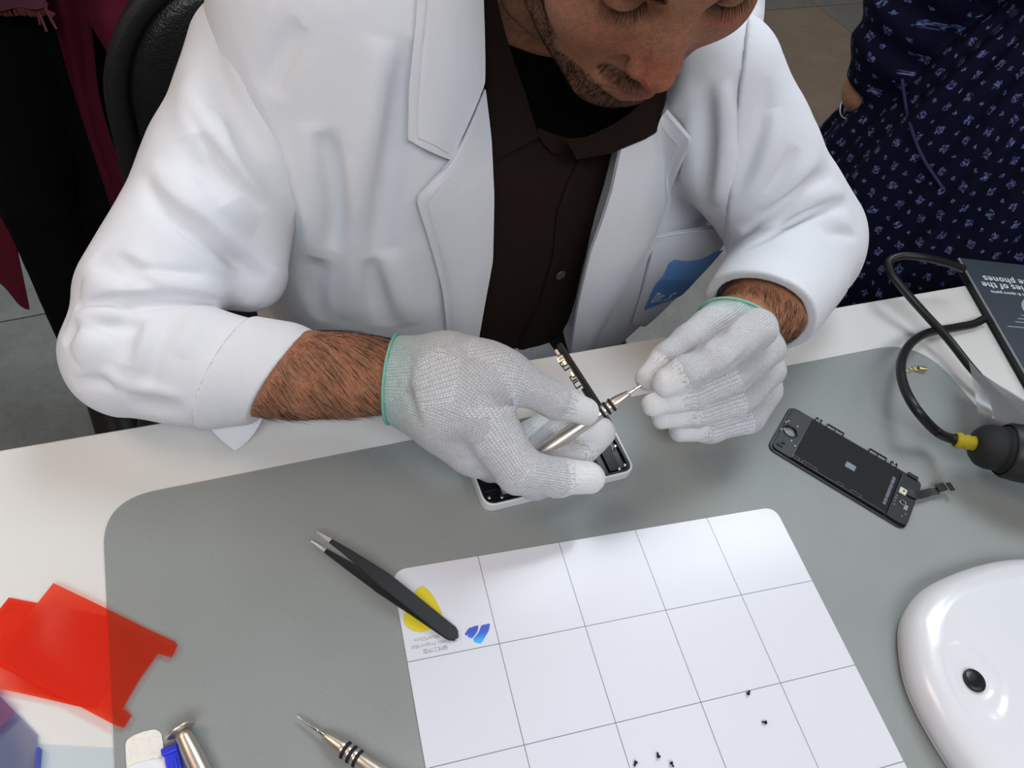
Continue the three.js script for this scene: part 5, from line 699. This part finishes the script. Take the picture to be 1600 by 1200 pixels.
  tag(mesh('connector', merge([box(6 * q, 1.6 * q, 6.4 * q, 48 * q, 4.6 * q, -5 * q, 0.6 * q)]), mat('#cfc9b8', 0.35), p), 'cream square connector'); mesh('connector_pin', box(1.4 * q, 0.6 * q, 1.6 * q, 48.4 * q, 5.5 * q, -5 * q), mat('#4a463c', 0.5), p);
  const lens = new THREE.TorusGeometry(2.4 * q, 0.5 * q, 8, 20); lens.rotateX(Math.PI / 2); mesh('lens_ring', lens.translate(51 * q, 4.4 * q, 6 * q), mat('#8d8d92', 0.25, { metalness: 0.8 }), p); mesh('lens_plate', box(3 * q, 0.6 * q, 5 * q, 54.5 * q, 4.2 * q, 9 * q), M.bright, p);
  for (const [x, z] of [[45, 2], [45, 5], [45, 8.5], [45.5, 12], [56, 15], [54, 19]]) mesh('contact_pad', box(1.6 * q, 0.5 * q, 1.6 * q, x * q, 4.1 * q, z * q, 0.2 * q), mat('#6e6e73', 0.3, { metalness: 0.7 }), p);
  mesh('side_latch', box(9 * q, 2.2 * q, 3.6 * q, 51 * q, 4.6 * q, -26 * q, 0.7 * q), blk, p);
  const rib = (pts, w) => { const n = pts.length - 1, c = new THREE.CatmullRomCurve3(pts.map((a) => V(...a).multiplyScalar(q))), K = 40, P = [], I = []; for (let i = 0; i <= K; i++) { const o = c.getPoint(i / K), t = c.getTangent(i / K), s = V(-t.z, 0, t.x).normalize(), ww = w(i / K) * q / 2; for (const k of [-1, 1]) P.push(o.x + s.x * ww * k, o.y + 0.2 * q, o.z + s.z * ww * k, o.x + s.x * ww * k, o.y - 0.2 * q, o.z + s.z * ww * k); } for (let i = 0; i < K; i++) { const a = i * 4, b = a + 4; for (const [s, e] of [[0, 2], [2, 3], [3, 1], [1, 0]]) I.push(a + s, a + e, b + s, a + e, b + e, b + s); } const g = new THREE.BufferGeometry(); g.setAttribute('position', new THREE.Float32BufferAttribute(P, 3)); g.setIndex(I); const f = g.toNonIndexed(); f.computeVertexNormals(); return f; };
  mesh('flat_cable', rib([[50, 4.6, -8], [57, 5.2, -8], [63, 4.6, -14], [68, 4.4, -21], [73, 5, -26]], (s) => 8 - 2 * s), mat('#161616', 0.5), p);
  mesh('cable_head', merge([box(9 * q, 1.4 * q, 7 * q, 0, 0, 0, 0.4 * q).rotateY(0.95).translate(74 * q, 6.4 * q, -30 * q), box(4.5 * q, 1.2 * q, 7.5 * q, 0, 0, 0, 0.4 * q).rotateY(0.9).translate(79.5 * q, 8.5 * q, -34 * q)]), mat('#1c1b1a', 0.5), p);
}
{ // crimped ring terminal
  const a = onY(1414, 577, SIL), b = onY(1449, 580, SIL), p = thing('ring_terminal', 'small brass ring terminal on the grey mat beside the black cable loop', 'terminal', a.clone().setY(SIL)); p.rotation.y = Math.atan2(-(b.z - a.z), b.x - a.x); const q = 0.001;
  const s = new THREE.Shape(); s.absarc(2.5 * q, 0, 4.0 * q, 0.55, 2 * Math.PI - 0.55); s.lineTo(11 * q, -1.5 * q); s.lineTo(11 * q, 1.5 * q); const h = new THREE.Path(); h.absarc(2.5 * q, 0, 2.5 * q, 0, 2 * Math.PI); s.holes.push(h); mesh('ring', slab(s, 0.9 * q, 0.2 * q).translate(0, 0.4 * q, 0), M.brass, p);
  const br = lathe([[2.1 * q, 0], [2.6 * q, 0.2 * q], [2.6 * q, 7.6 * q], [2.1 * q, 7.8 * q], [1.9 * q, 7.6 * q], [1.9 * q, 0.2 * q], [2.1 * q, 0]], 20); br.rotateZ(-Math.PI / 2); mesh('barrel', br.translate(12 * q, 2.8 * q, 0), M.brass, p); mesh('neck', box(5 * q, 2.2 * q, 4.4 * q, 10.5 * q, 1.6 * q, 0, 0.6 * q), M.brass, p);
}
{ // dark flat box with white words
  const bt = V(-0.217, 0, 0.976).normalize(), across = V(0.976, 0, 0.217).normalize(), h = 0.010, A0 = onY(1498, 403, TBL + h), W = 0.21, D = 0.30;
  const p = thing('catalogue', 'dark grey hardback catalogue with white title words on the right end of the table', 'book', V(A0.x, TBL, A0.z)); p.quaternion.setFromRotationMatrix(new THREE.Matrix4().makeBasis(across, V(0, 1, 0), bt));
  const cv = document.createElement('canvas'); cv.width = 1024; cv.height = 1463; const c = cv.getContext('2d'), k = 1024 / W; c.fillStyle = '#39434e'; c.fillRect(0, 0, 1024, 1463); for (let i = 0; i < 5000; i++) { c.fillStyle = `rgba(${60 + 40 * rnd()},${70 + 40 * rnd()},${85 + 40 * rnd()},0.12)`; c.fillRect(rnd() * 1024, rnd() * 1463, 3, 3); }
  const L = (u, v) => { const r = onY(u, v, TBL + h).sub(A0); return [r.dot(across) * k, r.dot(bt) * k]; };
  c.fillStyle = '#e3e6e8'; const word = (t, size, u, v, bold = 'bold ') => { const [x, y] = L(u, v); c.save(); c.translate(x, y); c.rotate(Math.PI); c.textAlign = 'right'; c.font = `${bold}${size * k}px sans-serif`; c.fillText(t, 0, 0); c.restore(); };
  word('mobile phones', 0.0112, 1534, 430.5); word('Accessories of the', 0.0112, 1532, 440); word('Accessories & spare parts', 0.0056, 1547, 453.5);
  c.fillStyle = '#a9b0b4'; { const [x, y] = L(1603, 485); c.beginPath(); c.ellipse(x + 150, y, 165, 120, 0, 0, 7); c.fill(); c.fillStyle = '#39434e'; c.beginPath(); c.ellipse(x + 160, y, 140, 100, 0, 0, 7); c.fill(); } c.fillStyle = '#a9b0b4'; for (const [u0, u1, v] of [[1574, 1600, 509], [1586, 1600, 502], [1590, 1600, 497], [1595, 1602, 492]]) { const [x0, y0] = L(u0, v), [x1] = L(u1 + 14, v); c.fillRect(x0, y0, x1 - x0, 5); }
  const t = new THREE.CanvasTexture(cv); t.colorSpace = THREE.SRGBColorSpace; t.flipY = false;
  mesh('pages', box(W - 0.004, h - 0.003, D - 0.004, W / 2, h / 2, D / 2), mat('#16171a', 0.6), p); mesh('back_cover', box(W, 0.0012, D, W / 2, 0.0006, D / 2), mat('#23272c', 0.5), p);
  const g = box(W, 0.0014, D, W / 2, h - 0.0007, D / 2), ps = g.attributes.position, uv = g.attributes.uv; for (let i = 0; i < ps.count; i++) uv.setXY(i, ps.getX(i) / W, ps.getZ(i) / D); mesh('front_cover', g, mat('#ffffff', 0.42, { map: t }), p);
  tag(mesh('cover_edge', box(0.0009, 0.0016, D, 0.0003, h - 0.0007, D / 2), mat('#9aa0a4', 0.5), p), 'worn pale cover edge');
  mesh('spine', box(0.002, h - 0.0014, D, 0.002, h / 2 - 0.0004, D / 2), mat('#17191b', 0.55), p);
}
{ // soldering tool with its cable, lying on a low stand beyond the frame; clear bag; coiled cable
  const black = mat('#0d0d0e', 0.5, { bumpMap: rep(grainTex, 6), bumpScale: 0.0004 }), a = at(1521, 693, 0.632), b = onY(1660, 722, a.y + 0.006), dir = b.clone().sub(a).normalize();
  const p = thing('hot_tool_handle', 'thick black ribbed tool handle entering from the right edge', 'tool', a); p.quaternion.copy(along(a, b)); const q = 0.001;
  const body = lathe([[0, 0], [8, 0.2], [13, 1.6], [17, 6], [18.6, 12], [18.6, 18], [17.2, 20], [17.4, 22], [20, 24], [21.6, 32], [22, 48], [21, 70], [18.5, 92], [17.5, 120], [17.5, 150], [0, 150]].map(([r, y]) => [r * q, y * q]), 48); mesh('handle', body, black, p);
  mesh('grip_shell', lathe([[21.2, 24], [23.2, 27], [23.8, 44], [22.8, 64], [20, 86], [19, 86], [21.5, 60], [21.2, 24]].map(([r, y]) => [r * q, y * q]), 48), mat('#131214', 0.5), p);
  for (let i = 0; i < 10; i++) { const an = i / 10 * 6.283; mesh('rib', new THREE.CapsuleGeometry(1.3 * q, 46 * q, 4, 8).translate(Math.cos(an) * 22.6 * q, 58 * q, Math.sin(an) * 22.6 * q), black, p); }
  const yl = mat([0.72, 0.55, 0.02], 0.45, { bumpMap: rep(grainTex, 20), bumpScale: 0.0006 }); mesh('yellow_sleeve', lathe([[4.8, -15], [6.6, -14.6], [6.9, -11], [5.4, -9.5], [5.6, -7], [6.5, -5], [5.7, -3], [6.3, 0.5], [4.8, 0.6]].map(([r, y]) => [r * q, y * q]), 20), yl, p);
  tag(mesh('barrel', lathe([[0, 150], [11, 150], [11, 152], [9, 153], [9, 235], [6, 240], [0, 240]].map(([r, y]) => [r * q, y * q]), 32), M.steel, p), 'steel barrel');
  // stand beyond the frame's edge, carries the barrel
  const e = a.clone().addScaledVector(dir, 0.232), st = thing('tool_stand', 'small black metal stand holding up the tool barrel beyond the right edge', 'stand', V(e.x, SIL, e.z)); const hh = e.y - SIL - 0.011; mesh('stand_base', slab(rrect(0.036, 0.03, 0.008), 0.006, 0.001), M.black, st); mesh('stand_post', new THREE.CylinderGeometry(0.005, 0.006, hh, 16).translate(0, hh / 2, 0), M.black, st); const cr = new THREE.TorusGeometry(0.0125, 0.0025, 8, 24, Math.PI); cr.rotateZ(Math.PI); cr.rotateY(Math.atan2(dir.x, dir.z)); mesh('cradle', cr.translate(0, hh + 0.0125 - 0.006, 0), M.black, st);
  const cm = mat('#121213', 0.42); const rC = 0.0042, h = (u, v, y) => onY(u, v, TBL + y);
  const c1 = [a.clone().addScaledVector(dir, -0.002), a.clone().addScaledVector(dir, -0.014), at(1466, 676, 0.655), h(1432, 640, 0.036), h(1412, 602, 0.030), h(1408, 568, 0.024), h(1422, 538, 0.016), h(1450, 520, 0.0085), h(1492, 512, 0.0048), h(1522, 506, 0.0045), h(1536, 499, 0.0045)];
  tag(mesh('power_cable', tube(c1, rC, 140, 12), cm), 'black cable looping from the yellow sleeve to the dark catalogue', 'cable');
  const c2 = [h(1505, 420, 0.034), h(1480, 411, 0.040), h(1440, 402, 0.046), h(1408, 400, 0.044), h(1390, 408, 0.040), h(1391, 424, 0.036), h(1410, 450, 0.030), h(1445, 490, 0.022), h(1480, 528, 0.018), h(1515, 572, 0.016), h(1540, 600, 0.0125), h(1590, 650, 0.0085), h(1660, 715, 0.0075)];
  tag(mesh('power_cable', tube(c2, rC * 0.95, 140, 12), cm), 'straight run of black cable crossing over the loop towards the clear bag', 'cable');
  // clear bag: two thin plies, bent
  const film = new THREE.MeshPhysicalMaterial({ color: new THREE.Color().setRGB(0.50, 0.50, 0.51), roughness: 0.3, transmission: 0.75, thickness: 0, side: THREE.DoubleSide }), ply = (rows) => { const n = rows.length - 1, m = rows[0].length - 1, cu = rows.map((r) => new THREE.CatmullRomCurve3(r)), P = [], I = [], K = 24, R = 20; for (let i = 0; i <= K; i++) { const f = i / K * n, i0 = Math.min(n - 1, Math.floor(f)), fr = f - i0; for (let j = 0; j <= R; j++) { const o = cu[i0].getPoint(j / R).lerp(cu[i0 + 1].getPoint(j / R), fr); o.y += 0.0008 * fbm(o.x * 60, o.z * 60, 1, 3); P.push(o.x, o.y, o.z); } } for (let i = 0; i < K; i++) for (let j = 0; j < R; j++) { const x = i * (R + 1) + j; I.push(x, x + 1, x + R + 1, x + 1, x + R + 2, x + R + 1); } const g = new THREE.BufferGeometry(); g.setAttribute('position', new THREE.Float32BufferAttribute(P, 3)); g.setIndex(I); g.computeVertexNormals(); return g; };
  const bag = thing('plastic_bag', 'clear grey plastic bag behind the black tool handle', 'bag', onY(1560, 640, TBL)), off = bag.position; const pb = (n, g) => mesh(n, g.translate(-off.x, -off.y, -off.z), film, bag);
  pb('upper_ply', ply([[h(1513, 562, 0.030), h(1522, 606, 0.034), h(1527, 642, 0.030), h(1530, 666, 0.022)], [h(1531, 582, 0.026), h(1548, 622, 0.036), h(1552, 652, 0.034), h(1549, 674, 0.022)], [h(1566, 606, 0.012), h(1584, 640, 0.030), h(1590, 668, 0.028), h(1590, 690, 0.018)], [h(1620, 640, 0.003), h(1640, 660, 0.02), h(1650, 690, 0.02), h(1650, 712, 0.014)]]));
  pb('lower_ply', ply([[h(1530, 582, 0.0035), h(1536, 612, 0.004), h(1540, 640, 0.004), h(1546, 664, 0.004)], [h(1566, 604, 0.0026), h(1570, 630, 0.003), h(1580, 660, 0.004), h(1590, 690, 0.004)], [h(1640, 648, 0.0026), h(1650, 670, 0.003), h(1660, 700, 0.003), h(1660, 716, 0.003)]]));
}
{ // white lamp base
  const h = SIL, P = [[0.447, 0.079], [0.405, 0.082], [0.3725, 0.0895], [0.3495, 0.104], [0.3385, 0.1185], [0.3275, 0.1425], [0.3245, 0.160], [0.3265, 0.198], [0.340, 0.238], [0.375, 0.276], [0.43, 0.298], [0.49, 0.298], [0.55, 0.277], [0.588, 0.238], [0.60, 0.19], [0.583, 0.146], [0.545, 0.113], [0.50, 0.088], [0.472, 0.081]];
  const cu = new THREE.CatmullRomCurve3(P.map(([x, z]) => V(x, 0, z)), true), N = 120, C = V(0.462, 0, 0.188), out = []; for (let i = 0; i < N; i++) out.push(cu.getPoint(i / N).sub(C));
  const lay = (rings) => { const p2 = [], I = []; for (const [ins, y] of rings) for (let i = 0; i < N; i++) { const o = out[i], l = o.length(), k = Math.max(0.0001, (l - ins) / l); p2.push(o.x * k, typeof y === 'function' ? y(o.x * k, o.z * k) : y, o.z * k); } for (let r = 0; r < rings.length - 1; r++) for (let i = 0; i < N; i++) { const a = r * N + i, b = r * N + (i + 1) % N; I.push(a, a + N, b, b, a + N, b + N); } const g = new THREE.BufferGeometry(); g.setAttribute('position', new THREE.Float32BufferAttribute(p2, 3)); g.setIndex(I); g.computeVertexNormals(); return g; };
  const p = thing('desk_lamp', 'glossy white oval lamp base with a round black button', 'lamp', V(C.x, h, C.z)); const gloss = new THREE.MeshPhysicalMaterial({ color: new THREE.Color().setRGB(0.74, 0.74, 0.77), roughness: 0.35, clearcoat: 0.7, clearcoatRoughness: 0.14 });
  const B = onY(1525, 1062, SIL + 0.026).sub(V(C.x, 0, C.z)), PB = V(0.035, 0, -0.01);
  const topY = (x, z) => { const db = Math.hypot(x - B.x, z - B.z), dp = Math.hypot((x - PB.x) / 1.1, z - PB.z); return 0.0255 - 0.0016 * sstep(0.024, 0.0215, Math.hypot((x - B.x + 0.004) , (z - B.z + 0.001) * 0.92)) - 0.0008 * sstep(0.0125, 0.0115, db) - 0.0045 * sstep(0.062, 0.05, dp) + 0.002 * (1 - Math.min(1, (x * x + z * z) / 0.012)); };
  const rings = [[0.004, 0.0], [0.0015, 0.0006], [0.0008, 0.0022], [0.0008, 0.0040], [0.0012, 0.0042], [0.0012, 0.0046], [0.0002, 0.0050], [0, 0.008], [0.0004, 0.012], [0.0022, 0.0165], [0.0055, 0.0205], [0.0105, 0.0235], [0.0165, 0.0250]]; for (let k = 1; k <= 60; k++) rings.push([0.0165 + k * 0.0022, topY]); mesh('base_cover', lay(rings), gloss, p);
  mesh('button', lathe([[0, 0.0022], [0.004, 0.002], [0.0066, 0.0014], [0.0072, 0.0004], [0.0072, -0.003]], 32).scale(1.0, 1, 1.06).translate(B.x, 0.0246, B.z), mat('#0c0d10', 0.35), p);
  mesh('arm', tube([V(0.035, 0.015, -0.01), V(0.05, 0.16, 0.0), V(0.10, 0.30, 0.05), V(0.18, 0.36, 0.14)], 0.009, 40, 14), gloss, p); mesh('collar', lathe([[0.03, 0], [0.028, 0.004], [0.016, 0.012], [0.0125, 0.03], [0, 0.03]], 32).translate(0.035, 0.019, -0.01), gloss, p);
  const hd = new THREE.TorusGeometry(0.075, 0.016, 14, 48); hd.rotateX(Math.PI / 2); mesh('lamp_ring', hd.translate(0.255, 0.36, 0.18), gloss, p);
}
// ---------------------------------------------------------------- bottom left: films and pry tools
{
  const sheet = (px, y0, lift, K = 1) => { const s = poly(px.map(([u, v]) => { const p = onY(u, v, y0); return [p.x, -p.z]; })), g0 = new THREE.ShapeGeometry(s); const pos = g0.attributes.position, c = px.map(([u, v]) => onY(u, v, y0)); const P = [], I = [...g0.index.array]; for (let i = 0; i < pos.count; i++) P.push(pos.getX(i), y0 + lift(pos.getX(i), -pos.getY(i)), -pos.getY(i)); const g = new THREE.BufferGeometry(); g.setAttribute('position', new THREE.Float32BufferAttribute(P, 3)); g.setIndex(I);
    // refine twice so that the film can bend
    let q = g.toNonIndexed(); for (let k = 0; k < 3; k++) { const a = q.attributes.position.array, o = []; for (let t = 0; t < a.length; t += 9) { const A = V(a[t], a[t + 1], a[t + 2]), B = V(a[t + 3], a[t + 4], a[t + 5]), C = V(a[t + 6], a[t + 7], a[t + 8]), m = [A.clone().lerp(B, 0.5), B.clone().lerp(C, 0.5), C.clone().lerp(A, 0.5)]; for (const [x, y, z] of [[A, m[0], m[2]], [m[0], B, m[1]], [m[2], m[1], C], [m[0], m[1], m[2]]]) o.push(x.x, x.y, x.z, y.x, y.y, y.z, z.x, z.y, z.z); } q = new THREE.BufferGeometry(); q.setAttribute('position', new THREE.Float32BufferAttribute(o, 3)); }
    q = mergeVertices(q); const a = q.attributes.position; for (let i = 0; i < a.count; i++) a.setY(i, y0 + lift(a.getX(i), a.getZ(i))); q.computeVertexNormals(); return q; };
  const red = (c) => new THREE.MeshPhysicalMaterial({ color: new THREE.Color().setRGB(...c), roughness: 0.16, specularIntensity: 0.45, transmission: 0.78, thickness: 0, side: THREE.DoubleSide });
  const lift = (k, w) => (x, z) => 0.0012 + k + w * Math.abs(noise(x * 18, z * 18, k * 900));
  const f1 = mesh('protective_film', sheet([[-60, 990], [-8, 965], [15, 935], [66, 945], [192, 968], [234, 975], [237, 980], [233, 987], [210, 997], [196, 1024], [176, 1070], [150, 1110], [118, 1104], [0, 1078], [-70, 1062]], TBL, lift(0, 0.004)), red([0.96, 0.10, 0.045])); tag(f1, 'transparent red film sheet, the lower one, pointing out of the left edge', 'film');
  const f2 = mesh('protective_film', sheet([[-40, 1020], [5, 1012], [20, 1000], [87.5, 917], [180, 962], [276, 1008], [280, 1014], [271, 1032], [249, 1026], [222, 1064], [195, 1111], [209, 1122], [197, 1141], [183, 1137], [121, 1104], [0, 1041], [-60, 1030]], TBL, (x, z) => 0.0050 + 0.003 * Math.abs(noise(x * 14, z * 14, 4))), red([0.96, 0.10, 0.045])); tag(f2, 'transparent red film sheet lying on top, tabs at its right corners', 'film');
  const bl = (c, r = 0.25) => new THREE.MeshPhysicalMaterial({ color: new THREE.Color().setRGB(...c), roughness: r, transmission: 0.8, thickness: 0, side: THREE.DoubleSide });
  tag(mesh('protective_film', sheet([[-60, 1040], [-20, 1062], [0, 1087], [61, 1151], [61, 1240], [-60, 1240]], TBL, lift(0.0004, 0.002)), bl([0.30, 0.34, 0.50])), 'grey-blue translucent film in the bottom left corner', 'film');
  tag(mesh('protective_film', sheet([[-60, 1030], [-20, 1056], [0, 1086], [31, 1121], [12, 1136], [0, 1146], [-60, 1180]], TBL, (x, z) => 0.0065), bl([0.46, 0.16, 0.42])), 'purple translucent film strip lying on the grey-blue film', 'film');
  tag(mesh('bag_sheet', sheet([[60, 1163], [120, 1166], [184, 1169], [188, 1245], [60, 1245]], TBL, (x, z) => 0.0009), new THREE.MeshPhysicalMaterial({ color: new THREE.Color().setRGB(0.86, 0.92, 0.96), roughness: 0.2, transmission: 0.9, thickness: 0, side: THREE.DoubleSide })), 'clear bluish plastic sheet at the bottom edge beside the grey mat', 'sheet');
  { const a = onY(60, 1172, TBL), b = onY(63, 1240, TBL), s = mesh('blue_clip', box(0.0016, 0.006, a.distanceTo(b) + 0.02, 0, 0.003, 0.01, 0.0006), mat([0.03, 0.06, 0.42], 0.4)); s.position.copy(a.clone().lerp(b, 0.5)); s.rotation.y = 0.02; tag(s, 'thin dark blue plastic strip beside the grey-blue film', 'strip'); }
  { // metal spatula in a white holder
    const pt = (u, v) => { const p = onY(u, v, SIL + 0.0008); return [p.x, -p.z]; }, o = onY(226, 1180, SIL), g = thing('metal_spatula', 'flat bright metal spatula with a white grip at the bottom edge', 'tool', o);
    const cu = new THREE.CatmullRomCurve3([[199, 1215], [197, 1190], [196, 1164], [199, 1156], [208, 1149], [224, 1143], [240, 1139.5], [247, 1141.5], [252, 1147], [255, 1165], [259, 1190], [262, 1215]].map(([u, v]) => V(...pt(u, v), 0)), false, 'catmullrom', 0.3), s = new THREE.Shape(cu.getPoints(70).map((p) => new THREE.Vector2(p.x, p.y)));
    mesh('blade', slab(s, 0.0007, 0.0002).translate(-o.x, 0.0002, -o.z), mat([0.86, 0.88, 0.87], 0.38, { metalness: 0.85, bumpMap: rep(grainTex, 30), bumpScale: 0.0002 }), g);
    const s2 = poly([[200, 1199], [215, 1192], [235, 1187], [258, 1183.5], [268, 1240], [203, 1250]].map(([u, v]) => pt(u, v))); mesh('grip', slab(s2, 0.0018, 0.0005).translate(-o.x, 0.0001, -o.z), mat('#e6e6ea', 0.5), g);
  }
  { const a = onY(268, 1169, SIL), b = onY(277, 1215, SIL), d = b.clone().sub(a), g = thing('pry_tool', 'bright blue plastic pry tool between the spatula and the steel driver', 'tool', a); g.rotation.y = Math.atan2(d.x, d.z); const bm = mat([0.02, 0.04, 0.62], 0.35); const s = poly([[-0.0034, 0.0006], [0.0030, 0.0006], [0.0038, -0.005], [0.0042, -0.03], [-0.0042, -0.03], [-0.0040, -0.004]]); mesh('blade', slab(s, 0.0045, 0.0008), bm, g); mesh('lip', box(0.0088, 0.003, 0.0042, -0.0006, 0.0042, 0.0018, 0.0009), bm, g); mesh('ridge', box(0.0012, 0.0014, 0.022, 0.0012, 0.0048, 0.018, 0.0004), bm, g); }
}
renderer.render(scene, camera);
